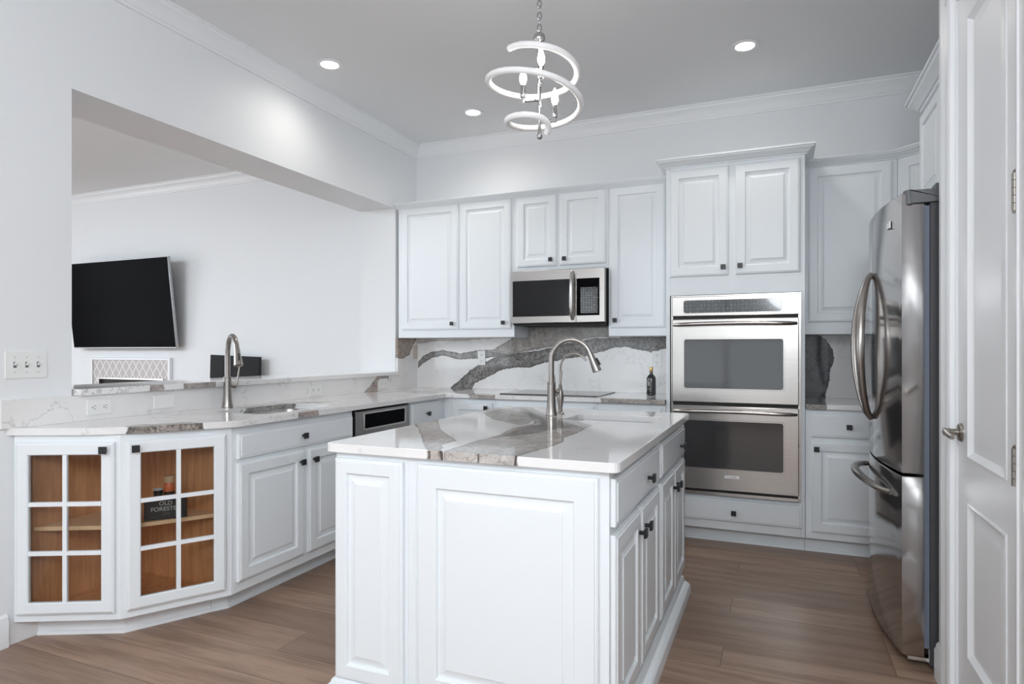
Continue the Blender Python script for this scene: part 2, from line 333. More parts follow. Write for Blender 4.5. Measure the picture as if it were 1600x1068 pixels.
# oven control / microwave keypad: tiny pale key marks on black
def keypad(name, sx_, sz_, k, base=(0.012, 0.012, 0.013)):
    m, nt, b = new_mat(name)
    tc = N(nt, 'ShaderNodeTexCoord'); s = N(nt, 'ShaderNodeSeparateXYZ'); L(nt, tc.outputs['Object'], s.inputs[0])
    def cell(q, sc): 
        fr = math_n(nt, 'FRACT', math_n(nt, 'MULTIPLY', q, sc)); d = math_n(nt, 'ABSOLUTE', math_n(nt, 'SUBTRACT', fr, 0.5))
        return math_n(nt, 'SUBTRACT', 1.0, ss(nt, d, 0.16, 0.24))
    n = noise(nt, tc.outputs['Object'], 70, 3)
    f = math_n(nt, 'MULTIPLY', math_n(nt, 'MULTIPLY', cell(s.outputs[0], sx_), cell(s.outputs[2], sz_)), ss(nt, n, 0.40, 0.6))
    L(nt, mix_c(nt, math_n(nt, 'MULTIPLY', f, k), base, (0.55, 0.55, 0.55)), b.inputs['Base Color'])
    b.inputs['Roughness'].default_value = 0.12; b.inputs['Coat Weight'].default_value = 0.6
    return m
M['keys'] = keypad('black_key_panel', 44, 44, 0.35)
M['keys_mw'] = keypad('black_keypad', 50, 55, 0.55)
M['mwglass'] = simple('microwave_glass', (0.010, 0.010, 0.011), 0.08, coat=0.0, spec=0.3)

# ------------------------------------------------------------------ mesh helpers
class MB:
    def __init__(s): s.bm = bmesh.new(); s.T = Matrix.Identity(4); s.mi = 0
    def v(s, p): return s.bm.verts.new(s.T @ Vector(p))
    def f(s, vs):
        try: q = s.bm.faces.new(vs); q.material_index = s.mi; return q
        except ValueError: return None
    def frame(s, o, n):
        """local (a across to the viewer's right, d outward, b up) at o on a face with outward normal n"""
        n = Vector(n).normalized(); r = (-n).cross(Vector((0, 0, 1)))
        s.T = Matrix(((r.x, n.x, 0, o[0]), (r.y, n.y, 0, o[1]), (r.z, n.z, 1, o[2]), (0, 0, 0, 1))); return s
    def box(s, x0, x1, y0, y1, z0, z1, mi=None):
        if mi is not None: s.mi = mi
        V = [s.v((x, y, z)) for x in (x0, x1) for y in (y0, y1) for z in (z0, z1)]
        for q in ((0,1,3,2),(4,6,7,5),(0,4,5,1),(2,3,7,6),(0,2,6,4),(1,5,7,3)): s.f([V[i] for i in q])
        return s
    def loops(s, Ls, cap0=True, cap1=True, closed=True):
        R = [[s.v(p) for p in l] for l in Ls]
        for A, B in zip(R, R[1:]):
            n = len(A)
            for i in range(n if closed else n-1): s.f([A[i], A[(i+1) % n], B[(i+1) % n], B[i]])
        if cap0: s.f(R[0][::-1])
        if cap1: s.f(R[-1])
        return s
    def prism(s, pts, z0, z1):
        """xy polygon extruded in z"""
        return s.loops([[(x, y, z0) for x, y in pts], [(x, y, z1) for x, y in pts]])
    def tube(s, pts, r, n=12, caps=True, closed=False):
        pts = [Vector(p) for p in pts]; k = len(pts)
        rs = r if isinstance(r, (list, tuple)) else [r]*k
        up = None; Ls = []
        for i in range(k):
            if closed: t = pts[(i+1) % k]-pts[i-1]
            else: t = pts[min(i+1, k-1)]-pts[max(i-1, 0)]
            t.normalize()
            if up is None:
                up = Vector((0, 0, 1)) if abs(t.z) < 0.9 else Vector((1, 0, 0))
            a = (up - t*up.dot(t)).normalized(); up = a; bq = t.cross(a)
            Ls.append([pts[i] + (a*math.cos(2*PI*j/n) + bq*math.sin(2*PI*j/n))*rs[i] for j in range(n)])
        if closed: Ls.append(Ls[0]); return s.loops(Ls, False, False)
        return s.loops(Ls, caps, caps)
    def lathe(s, prof, c=(0, 0, 0), n=24, axis=(0, 0, 1)):
        q = Vector((0, 0, 1)).rotation_difference(Vector(axis).normalized()); c = Vector(c)
        return s.loops([[c + q @ Vector((max(r, 1e-5)*math.cos(2*PI*j/n), max(r, 1e-5)*math.sin(2*PI*j/n), z)) for j in range(n)] for r, z in prof])
    def sphere(s, c, r, n=16, sz=1.0):
        return s.lathe([(r*math.sin(PI*i/10), -r*sz*math.cos(PI*i/10)) for i in range(11)], c, n)
    def sweep(s, path, prof, side=1, closed=False):
        """moulding: prof [(out, z)] swept along an xy polyline; out is to the left of travel when side=1"""
        P = [Vector(p) for p in path]; k = len(P); Ls = []
        for i in range(k):
            d0 = (P[i]-P[i-1]).normalized() if i > 0 else None
            d1 = (P[i+1]-P[i]).normalized() if i < k-1 else None
            if d0 is None: d0 = d1
            if d1 is None: d1 = d0
            n0 = Vector((-d0.y, d0.x))*side; n1 = Vector((-d1.y, d1.x))*side
            mm = (n0+n1).normalized(); mm = mm/max(0.3, mm.dot(n0))
            Ls.append([(P[i].x+mm.x*o, P[i].y+mm.y*o, z) for o, z in prof])
        return s.loops(Ls)
    def rrect(s, a0, a1, b0, b1, r, d, n=5):
        out = []
        for cx, cy, st in ((a1-r, b1-r, 0), (a0+r, b1-r, PI/2), (a0+r, b0+r, PI), (a1-r, b0+r, 1.5*PI)):
            for i in range(n+1):
                t = st+PI/2*i/n; out.append((cx+r*math.cos(t), d, cy+r*math.sin(t)))
        return out
    def rslab(s, a0, a1, b0, b1, r, d0, d1, ch=0.002):
        """rounded rectangular plate standing in the face frame"""
        return s.loops([s.rrect(a0, a1, b0, b1, r, d0), s.rrect(a0, a1, b0, b1, r, d1-ch), s.rrect(a0+ch, a1-ch, b0+ch, b1-ch, max(r-ch, 1e-4), d1)])
    def slab(s, a0, a1, b0, b1, d0, d1, ch=0.003):
        def R(i, d): return [(a0+i, d, b0+i), (a1-i, d, b0+i), (a1-i, d, b1-i), (a0+i, d, b1-i)]
        return s.loops([R(0, d0), R(0, d1-ch), R(ch, d1)])
    def raised(s, a0, a1, b0, b1, d0, t=0.02, st=0.058, flat=False):
        """cabinet door with frame, recess and raised field"""
        def R(i, d): return [(a0+i, d0+d, b0+i), (a1-i, d0+d, b0+i), (a1-i, d0+d, b1-i), (a0+i, d0+d, b1-i)]
        if flat: return s.loops([R(0, 0), R(0, t-0.007), R(0.004, t-0.004), R(0.012, t-0.003), R(0.014, t)])
        return s.loops([R(0, 0), R(0, t-0.007), R(0.004, t-0.004), R(0.009, t-0.003), R(0.011, t), R(st-0.003, t), R(st, t-0.002),
                        R(st+0.002, t-0.012), R(st+0.010, t-0.012), R(st+0.034, t-0.004), R(st+0.0355, t-0.002), R(st+0.0365, t-0.0015)])
    def build(s, name, mats, parent=None, smooth=True, bevel=0, ang=35, loc=None):
        bmesh.ops.remove_doubles(s.bm, verts=s.bm.verts, dist=1e-6)
        bmesh.ops.recalc_face_normals(s.bm, faces=s.bm.faces)
        o0 = Vector((0, 0, 0))
        if loc is not None: o0 = Vector(loc)
        p = parent
        while p is not None: o0 = o0 + p.location; p = p.parent
        if o0.length > 0: bmesh.ops.translate(s.bm, verts=s.bm.verts, vec=-o0)
        me = bpy.data.meshes.new(name); s.bm.to_mesh(me); s.bm.free()
        for q in (mats if isinstance(mats, (list, tuple)) else [mats]): me.materials.append(q)
        if smooth:
            for q in me.polygons: q.use_smooth = True
            me.set_sharp_from_angle(angle=math.radians(ang))
        o = bpy.data.objects.new(name, me); COL.objects.link(o)
        if loc is not None: o.location = loc
        if parent is not None: o.parent = parent
        if bevel:
            bv = o.modifiers.new('bevel', 'BEVEL'); bv.width = bevel; bv.segments = 2; bv.limit_method = 'ANGLE'; bv.angle_limit = math.radians(40)
        return o
def tag(o, label, cat, group=None):
    o['label'] = label; o['category'] = cat
    if group: o['group'] = group
    return o
def thing(name, loc, label, cat, group=None):
    o = bpy.data.objects.new(name, None); COL.objects.link(o); o.location = loc; o.empty_display_size = 0.1
    return tag(o, label, cat, group)
def struct(o): o['kind'] = 'structure'; return o
NX, PX, NY = (-1, 0, 0), (1, 0, 0), (0, -1, 0)

def text(name, body, size, mat, M4, parent, ext=0.0006):
    """raised lettering as a mesh"""
    c = bpy.data.curves.new(name, 'FONT'); c.body = body; c.size = size; c.extrude = ext; c.align_x = 'CENTER'; c.align_y = 'CENTER'
    t = bpy.data.objects.new(name+'_curve', c); COL.objects.link(t)
    bpy.context.view_layer.update()
    me = bpy.data.meshes.new_from_object(t.evaluated_get(bpy.context.evaluated_depsgraph_get()))
    bpy.data.objects.remove(t); me.name = name; me.materials.clear(); me.materials.append(mat)
    p = parent; off = Vector((0, 0, 0))
    while p is not None: off = off + p.location; p = p.parent
    me.transform(Matrix.Translation(-off) @ M4)
    o = bpy.data.objects.new(name, me); COL.objects.link(o); o.parent = parent
    return o
def face_matrix(o, n):
    n = Vector(n).normalized(); r = (-n).cross(Vector((0, 0, 1)))
    return Matrix(((r.x, 0, n.x, o[0]), (r.y, 0, n.y, o[1]), (r.z, 1, n.z, o[2]), (0, 0, 0, 1)))

# ------------------------------------------------------------------ the room
CEIL = 3.05
struct(MB().box(-7.0, 4.5, REAR, 0.15, -0.08, 0.0).build('floor', M['floor'], smooth=False))
struct(MB().box(-7.0, 4.5, REAR, 0.15, CEIL, CEIL+0.1).build('ceiling', M['ceil'], smooth=False))
struct(MB().box(-7.0, 4.5, 0.0, 0.15, 0.0, CEIL).build('wall_back', M['wall'], smooth=False))
mb = MB()   # left wall with the pass-through: y -2.995..-0.34, z 1.035..2.44
mb.box(-0.355, 0, -5.2, -2.995, 0, CEIL).box(-0.355, 0, -2.995, -0.34, 0, 1.033).box(-0.355, 0, -2.995, -0.34, 2.44, CEIL).box(-0.355, 0, -0.34, 0, 0, CEIL)
struct(mb.build('wall_left', M['wall'], smooth=False))
struct(MB().box(-7.15, -7.0, REAR, -5.3, 0, CEIL).box(-7.15, -7.0, -1.9, 0.15, 0, CEIL).box(-7.15, -7.0, -5.3, -1.9, 0, 0.4).box(-7.15, -7.0, -5.3, -1.9, 2.6, CEIL).build('wall_living', M['wall'], smooth=False))
mb = MB()
xs = [-7.15] + [q for wv_ in WINS for q in wv_[:2]] + [4.5]
for i in range(0, len(xs), 2): mb.box(xs[i], xs[i+1], REAR-0.15, REAR, 0, CEIL)
for wx0, wx1, wz0, wz1 in WINS: mb.box(wx0, wx1, REAR-0.15, REAR, 0, wz0).box(wx0, wx1, REAR-0.15, REAR, wz1, CEIL)
struct(mb.build('wall_rear', M['wall'], smooth=False))
def window(n, frame_fn, ax0, ax1, z0, z1):
    mb = MB()
    cols = [ax0, (ax0+ax1)/2, ax1]
    for a in cols: mb.box(*frame_fn(a-0.03, a+0.03, z0, z1, 0.04))
    for z in (z0, (z0+z1)/2, z1): mb.box(*frame_fn(ax0, ax1, z-0.03, z+0.03, 0.035))
    w_ = struct(mb.build('window_%d' % n, M['trim'], smooth=False))
    MB().box(*frame_fn(ax0, ax1, z0, z1, 0.004)).build('pane', M['glass'], w_, smooth=False)
for i, (wx0, wx1, wz0, wz1) in enumerate(WINS):
    window(i+1, lambda a0, a1, z0, z1, t: (a0, a1, REAR-0.08-t, REAR-0.08+t, z0, z1), wx0, wx1, wz0, wz1)
window(4, lambda a0, a1, z0, z1, t: (-7.07-t, -7.07+t, a0, a1, z0, z1), -5.3, -1.9, 0.4, 2.6)
# right side: alcove wall behind the refrigerator, then the pantry wall that carries the door
XR = 3.545
struct(MB().box(4.30, 4.5, -2.04, 0, 0, CEIL).build('wall_alcove', M['wall'], smooth=False))
DY0, DY1, DZ = -2.93, -2.27, 2.455       # door opening
mb = MB()
mb.box(XR, 4.5, DY1, -2.04, 0, CEIL).box(XR, 4.5, REAR, DY0, 0, CEIL).box(XR, 4.5, DY0, DY1, DZ, CEIL).box(XR+0.10, 4.5, DY0, DY1, 0, DZ)
struct(mb.build('wall_right', M['wall'], smooth=False))
# crown mouldings
CR = [(0, 2.945), (0.012, 2.945), (0.016, 2.957), (0.022, 2.962), (0.03, 2.985), (0.05, 3.012), (0.066, 3.025), (0.07, 3.036), (0.082, 3.04), (0.082, 3.05), (0, 3.05)]
struct(MB().sweep([(0, -5.2), (0, 0), (4.30, 0)], CR, -1).build('trim_1', M['trim'], ang=28))
struct(MB().sweep([(-7.0, 0), (-0.355, 0), (-0.355, -5.2)], CR, -1).build('trim_2', M['trim'], ang=28))
BB = [(0, 0), (0.016, 0), (0.016, 0.105), (0.010, 0.118), (0.010, 0.124), (0.003, 0.135), (0, 0.135)]
struct(MB().sweep([(0, -5.2), (0, -3.26)], BB, -1).build('baseboard_left', M['trim'], ang=28))
struct(MB().sweep([(XR, -2.155), (XR, -2.04)], BB, 1).build('baseboard_right', M['trim'], ang=28))
struct(MB().sweep([(-7.0, 0), (-4.62, 0)], BB, -1).build('baseboard_living', M['trim'], ang=28))
# pantry door and casing
mb = MB()
CS = [(0, 0), (0, 0.012), (0.012, 0.018), (0.02, 0.018), (0.024, 0.014), (0.05, 0.012), (0.07, 0.02), (0.09, 0.022), (0.098, 0.018), (0.10, 0.0)]
def casing_v(y, sgn):
    return [[(XR-d, y+sgn*o, z) for o, d in CS] for z in (0, DZ+0.10)]
mb.loops(casing_v(DY1+0.005, 1)); mb.loops(casing_v(DY0-0.005, -1))
mb.loops([[(XR-d, y, DZ+0.005+o) for o, d in CS] for y in (DY0-0.10, DY1+0.10)])
mb.box(XR+0.002, XR+0.098, DY1-0.012, DY1, 0, DZ).box(XR+0.002, XR+0.098, DY0, DY0+0.012, 0, DZ).box(XR+0.002, XR+0.098, DY0+0.012, DY1-0.012, DZ-0.012, DZ)
struct(mb.build('trim_3', M['trim'], ang=28))
ya, yb = DY1-0.016, DY0+0.016
mb = MB().frame((XR+0.008, ya, 0), NX)     # a runs towards the camera
W = ya-yb
def dR(a0, a1, b0, b1, i, d): return [(a0+i, d, b0+i), (a1-i, d, b0+i), (a1-i, d, b1-i), (a0+i, d, b1-i)]
pan = [(0.125, W-0.125, 0.24, 0.745), (0.125, W-0.125, 0.89, 2.325)]
mb.box(0, W, -0.04, -0.012, 0.012, DZ-0.016)
mb.box(0, 0.125, -0.012, 0, 0.012, DZ-0.016).box(W-0.125, W, -0.012, 0, 0.012, DZ-0.016)
for z0, z1 in ((0.012, 0.24), (0.745, 0.89), (2.325, DZ-0.016)): mb.box(0.125, W-0.125, -0.012, 0, z0, z1)
for p in pan:
    mb.loops([dR(*p, 0, -0.001), dR(*p, 0, 0.003), dR(*p, 0.006, 0.005), dR(*p, 0.016, -0.004), dR(*p, 0.024, -0.009), dR(*p, 0.034, -0.009), dR(*p, 0.062, -0.003), dR(*p, 0.064, -0.003)], cap0=False)
door = struct(mb.build('door_1', M['trim'], ang=28))
yk, zk = -2.325, 0.965
mb = MB(); xk = XR+0.008
mb.lathe([(0.032, 0), (0.032, 0.004), (0.028, 0.009), (0.012, 0.011), (0.011, 0.03), (0.013, 0.034), (0.013, 0.05), (0.012, 0.052)], (xk, yk, zk), 24, NX)
mb.tube([(xk-0.045, yk, zk), (xk-0.05, yk-0.02, zk+0.002), (xk-0.05, yk-0.06, zk-0.004), (xk-0.046, yk-0.095, zk-0.008)], [0.011, 0.010, 0.0085, 0.007], 12)
mb.build('door_handle', M['hingem'], door)
for zc in (1.647, 0.943, 0.25):
    yh = -2.892
    mb = MB()
    mb.box(XR-0.002, XR+0.009, yh-0.012+0.0, yh+0.028, zc-0.05, zc+0.05)
    for k in range(5): mb.lathe([(0.0075, 0), (0.0075, 0.018)], (XR-0.004, yh, zc-0.048+k*0.0195), 12)
    mb.lathe([(0.004, 0), (0.0055, 0.004), (0.001, 0.009)], (XR-0.004, yh, zc+0.049), 12)
    mb.build('hinge', M['hingem'], door)

# ------------------------------------------------------------------ cabinets
def knob(parent, o, n, mat=None):
    """small square black pull on a stem; o is on the door face"""
    mb = MB().frame(o, n)
    mb.box(-0.006, 0.006, 0, 0.020, -0.006, 0.006)
    mb.slab(-0.015, 0.015, -0.015, 0.015, 0.018, 0.028, 0.0015)
    return mb.build('knob', mat or M['black'], parent)
def door_part(parent, o, n, a0, a1, b0, b1, kn=None, st=0.058, name='door'):
    d = MB().frame(o, n).raised(a0, a1, b0, b1, 0.0005, 0.02, st).build(name, M['cab'], parent, ang=25)
    if kn:
        F = MB().frame(o, n).T @ Vector((kn[0], 0.0205, kn[1])); knob(d, F, n)
    return d
def drawer_part(parent, o, n, a0, a1, b0, b1, kn=None):
    d = MB().frame(o, n).raised(a0, a1, b0, b1, 0.0005, 0.02, flat=True).build('drawer', M['cab'], parent, ang=25)
    if kn:
        F = MB().frame(o, n).T @ Vector((kn[0], 0.0205, kn[1])); knob(d, F, n)
    return d
G = 0.001
YU = -0.325
o = (0, YU, 0)
# wall cabinets left of the oven tower
c = thing('wall_cabinet', (0.55, -0.16, 1.345), 'tall white wall cabinet with two doors in the corner beside the pass-through', 'cabinet')
MB().box(0.022, 1.084, YU, -0.002, 1.345, 2.44).build('body', M['cab'], c, bevel=0.002)
door_part(c, o, NY, 0.062, 0.596, 1.41, 2.424, (0.55, 1.457)); door_part(c, o, NY, 0.613, 1.060, 1.41, 2.424, (1.003, 1.457))
c = thing('wall_cabinet', (1.46, -0.16, 1.846), 'short white wall cabinet with two doors directly above the microwave', 'cabinet')
MB().box(1.085, 1.833, YU, -0.002, 1.846, 2.44).build('body', M['cab'], c, bevel=0.002)
door_part(c, o, NY, 1.112, 1.434, 1.883, 2.424, (1.394, 1.929)); door_part(c, o, NY, 1.462, 1.815, 1.883, 2.424, (1.503, 1.929))
c = thing('wall_cabinet', (2.05, -0.16, 1.345), 'narrow white wall cabinet with one door between microwave and oven tower', 'cabinet')
MB().box(1.834, 2.294, YU, -0.002, 1.345, 2.44).build('body', M['cab'], c, bevel=0.002)
door_part(c, o, NY, 1.850, 2.243, 1.405, 2.424, (1.888, 1.460))
CC = [(0, 0), (0.006, 0), (0.008, 0.006), (0.014, 0.008), (0.020, 0.016), (0.036, 0.026), (0.038, 0.032), (0.044, 0.034), (0.044, 0.042), (0, 0.042)]
def crown_prof(z, k=1.0): return [(a*k, z+h*k) for a, h in CC]
tag(MB().sweep([(0.003, YU-0.001), (2.295, YU-0.001)], crown_prof(2.428), -1).build('cabinet_cornice', M['cab'], ang=28),
    'slim white cornice moulding running along the tops of the wall cabinets left of the oven tower', 'moulding')

# oven tower
YT = -0.62
c = thing('oven_cabinet', (2.715, -0.3, 0), 'tall white cabinet tower that holds the double oven', 'cabinet')
mb = MB()
mb.box(2.297, 2.322, YT, -0.002, 0.095, 2.44).box(3.11, 3.133, YT, -0.002, 0.095, 2.44)
mb.box(2.322, 3.11, YT, -0.002, 1.60, 2.44).box(2.322, 3.11, YT, -0.002, 0.095, 0.312).box(2.322, 3.11, -0.03, -0.002, 0.312, 1.60)
mb.build('body', M['cab'], c, bevel=0.0015)
o = (0, YT, 0)
door_part(c, o, NY, 2.322, 2.689, 1.722, 2.42, (2.659, 1.772)); door_part(c, o, NY, 2.733, 3.105, 1.722, 2.42, (2.760, 1.775))
drawer_part(c, o, NY, 2.335, 3.116, 0.152, 0.290, (2.722, 0.212))
MB().sweep([(2.296, -0.01), (2.296, YT-0.001), (3.134, YT-0.001), (3.134, -0.01)], crown_prof(2.4405, 1.30), -1).build('crown', M['cab'], c, ang=28)
# cabinets right of the tower
c = thing('wall_cabinet', (3.40, -0.16, 1.345), 'tall single door white wall cabinet right of the oven tower', 'cabinet')
MB().box(3.136, 3.664, YU, -0.002, 1.345, 2.44).build('body', M['cab'], c, bevel=0.002)
door_part(c, (0, YU, 0), NY, 3.160, 3.634, 1.424, 2.42)
c = thing('corner_wall_cabinet', (4.0, -0.2, 1.345), 'angled white corner wall cabinet partly hidden behind the refrigerator top', 'cabinet')
MB().prism([(3.666, -0.002), (3.666, YU), (3.99, -0.65), (4.298, -0.65), (4.298, -0.002)], 1.345, 2.44).build('body', M['cab'], c, bevel=0.002)
door_part(c, (3.666, YU, 0), (-0.7071, -0.7071, 0), 0.03, 0.425, 1.424, 2.42)
tag(MB().sweep([(3.137, YU-0.001), (3.665, YU-0.001), (3.99, -0.651)], crown_prof(2.43, 1.15), -1).build('cabinet_cornice', M['cab'], ang=28),
    'white cornice moulding that bends over the corner wall cabinets behind the refrigerator', 'moulding')
c = thing('over_fridge_cabinet', (3.98, -1.57, 1.92), 'white cabinet mounted high above the refrigerator with a flared crown', 'cabinet')
MB().box(3.66, 4.298, -2.034, -1.12, 1.92, 2.46).build('body', M['cab'], c, bevel=0.002)
door_part(c, (3.66, -1.12, 0), NX, 0.012, 0.45, 1.95, 2.42); door_part(c, (3.66, -1.12, 0), NX, 0.46, 0.90, 1.95, 2.42)
MB().sweep([(4.29, -1.119), (3.659, -1.119), (3.659, -2.036)], crown_prof(2.45, 1.6), -1).build('crown', M['cab'], c, ang=28)

def toe(parent, pts, sgn=-1):
    P = [(0, 0.0), (0.012, 0.0), (0.010, 0.014), (0, 0.018), (0, 0.09), (-0.015, 0.09), (-0.015, 0.0)]
    return MB().sweep(pts, P, sgn).build('toe_kick', M['cab'], parent, ang=28)
# base cabinets on the back wall
o = (0, YT, 0)
c = thing('base_cabinet', (0.85, -0.3, 0), 'white base cabinet with one door in the back corner left of the cooktop', 'cabinet')
MB().box(0.623, 1.055, YT, -0.03, 0.095, 0.882).build('body', M['cab'], c, bevel=0.002); toe(c, [(0.64, -0.55), (1.055, -0.55)])
door_part(c, o, NY, 0.700, 1.035, 0.14, 0.852, (0.992, 0.815))
c = thing('base_cabinet', (1.43, -0.3, 0), 'wide white base cabinet with a drawer under the black cooktop', 'cabinet')
MB().box(1.056, 1.83, YT, -0.03, 0.095, 0.882).build('body', M['cab'], c, bevel=0.002); toe(c, [(1.056, -0.55), (1.83, -0.55)])
drawer_part(c, o, NY, 1.072, 1.808, 0.70, 0.855); door_part(c, o, NY, 1.072, 1.432, 0.14, 0.68, (1.39, 0.64)); door_part(c, o, NY, 1.448, 1.808, 0.14, 0.68, (1.49, 0.64))
c = thing('base_cabinet', (2.06, -0.3, 0), 'white base cabinet with a drawer between cooktop and oven tower', 'cabinet')
MB().box(1.831, 2.295, YT, -0.03, 0.095, 0.882).build('body', M['cab'], c, bevel=0.002); toe(c, [(1.831, -0.55), (2.295, -0.55)])
drawer_part(c, o, NY, 1.85, 2.27, 0.70, 0.852); door_part(c, o, NY, 1.85, 2.27, 0.14, 0.68, (1.89, 0.64))
MB().box(2.322, 3.11, -0.535, -0.52, 0, 0.094).build('toe_back', M['cab'], bpy.data.objects['oven_cabinet'])
toe(bpy.data.objects['oven_cabinet'], [(2.297, -0.545), (3.133, -0.545)])
c = thing('base_cabinet', (3.45, -0.3, 0), 'white base cabinet with one drawer over one door beside the refrigerator', 'cabinet')
MB().box(3.135, 4.29, YT, -0.03, 0.095, 0.882).build('body', M['cab'], c, bevel=0.002); toe(c, [(3.135, -0.545), (4.29, -0.545)])
drawer_part(c, o, NY, 3.166, 3.60, 0.716, 0.858, (3.37, 0.785)); door_part(c, o, NY, 3.166, 3.60, 0.14, 0.69, (3.195, 0.645))
# base cabinets under the pass-through (facing +x); a = y + offset
XF = 0.622
def lf(y): return (XF, y, 0)
c = thing('base_cabinet', (0.3, -0.9, 0), 'small white drawer cabinet in the corner right of the undercounter ice maker', 'cabinet')
MB().box(0.03, XF, -1.125, -0.03, 0.095, 0.882).build('body', M['cab'], c, bevel=0.002); toe(c, [(0.53, -1.125), (0.53, -0.632)])
drawer_part(c, lf(0), PX, -1.108, -0.70, 0.71, 0.865, (-0.905, 0.785)); door_part(c, lf(0), PX, -1.108, -0.70, 0.14, 0.69, (-1.06, 0.64))
c = thing('sink_base_cabinet', (0.3, -2.2, 0), 'white sink base cabinet with a false drawer above two raised panel doors', 'cabinet')
mb = MB()
mb.box(XF-0.02, XF, -2.655, -1.752, 0.095, 0.882).box(0.03, XF-0.02, -2.655, -2.635, 0.095, 0.882).box(0.03, XF-0.02, -1.772, -1.752, 0.095, 0.882).box(0.03, XF-0.02, -2.635, -1.772, 0.095, 0.115)
mb.build('body', M['cab'], c, bevel=0.0015); toe(c, [(0.4925, -2.6605), (0.53, -2.60), (0.53, -1.752)])
drawer_part(c, lf(0), PX, -2.632, -1.765, 0.727, 0.845, (-2.20, 0.787)); 
door_part(c, lf(0), PX, -2.632, -2.185, 0.147, 0.708, (-2.218, 0.648)); door_part(c, lf(0), PX, -2.150, -1.775, 0.147, 0.708, (-2.115, 0.648))

# angled glass door cabinet
FA, FB, FE = Vector((0.622, -2.66)), Vector((0.398, -3.045)), Vector((0.012, -3.238))
c = thing('glass_door_cabinet', (0.25, -2.85, 0), 'angled white end cabinet with two six pane glass doors and oak interior', 'cabinet')
def inset(p, k): 
    ctr = Vector((0.16, -2.8)); return p + (ctr-p).normalized()*k
poly = [(0.012, -2.662), (FA.x-0.002, -2.662), (FB.x, FB.y), (FE.x, FE.y)]
pin = [(0.014, -2.664), (0.60, -2.664), (0.385, -3.02), (0.014, -3.21)]
mb = MB(); mb.mi = 0
mb.prism(pin, 0.095, 0.13); mb.prism(pin, 0.862, 0.880)
mb.box(0.014, 0.026, -3.20, -2.664, 0.13, 0.862); mb.box(0.026, 0.60, -2.676, -2.664, 0.13, 0.862)
body = mb.build('carcass', M['oak'], c, smooth=False)
mb = MB()
def face_strip(p, q, a0, a1, b0, b1, name='d'):
    d = (q-p).normalized(); n = Vector((d.y, -d.x, 0)) if True else None
    return d, n
def seg_frame(p, q):
    """viewer's right runs from p to q"""
    d = (q-p); ln_ = d.length; d.normalize(); n = (d.y, -d.x, 0)
    return (p.x, p.y, 0), n, ln_
segs = [seg_frame(FE, FB), seg_frame(FB, FA)]
for so, sn_, sl in segs:
    mb.frame(so, sn_)
    mb.box(0, 0.024, -0.02, 0, 0.095, 0.882).box(sl-0.024, sl, -0.02, 0, 0.095, 0.882)
    mb.box(0.024, sl-0.024, -0.02, 0, 0.095, 0.15).box(0.024, sl-0.024, -0.02, 0, 0.845, 0.882)
mb.build('face_frame', M['cab'], c, smooth=False)
MB().prism([(0.028, -2.678), (0.575, -2.678), (0.365, -3.0), (0.028, -3.17)], 0.463, 0.481).build('shelf', M['oak_edge'], c, bevel=0.001)
for i, (so, sn_, sl) in enumerate(segs):
    a0, a1 = (0.016, sl-0.018) if i == 0 else (0.022, sl-0.028)
    mb = MB().frame(so, sn_)
    b0, b1 = 0.128, 0.852; st = 0.052; t0, t1 = 0.0008, 0.0208
    mb.loops([[(p[0], d, p[1]) for p in ((a0+e, b0+e), (a1-e, b0+e), (a1-e, b1-e), (a0+e, b1-e))] for e, d in ((0, t0), (0, t1-0.006), (0.005, t1-0.003), (0.010, t1), (st-0.004, t1), (st, t1-0.004), (st, t0))] + [[(p[0], t0, p[1]) for p in ((a0, b0), (a1, b0), (a1, b1), (a0, b1))]], False, False)
    am = (a0+a1)/2; mb.box(am-0.009, am+0.009, 0.007, 0.019, b0+st, b1-st)
    for k in (1, 2):
        z = b0+st+(b1-b0-2*st)*k/3; mb.box(a0+st, am-0.009, 0.007, 0.019, z-0.009, z+0.009).box(am+0.009, a1-st, 0.007, 0.019, z-0.009, z+0.009)
    d = mb.build('door', M['cab'], c, ang=25)
    MB().frame(so, sn_).box(a0+st-0.003, a1-st+0.003, 0.0035, 0.0065, b0+st-0.003, b1-st+0.003).build('glass_pane', M['glass'], d, smooth=False)
    ka = a1-0.032 if i == 0 else a0+0.030
    knob(d, MB().frame(so, sn_).T @ Vector((ka, 0.0208, 0.822)), sn_)
toe(c, [(0.0, -3.135), (0.325, -2.975), (0.4915, -2.662)])
toe_ = c

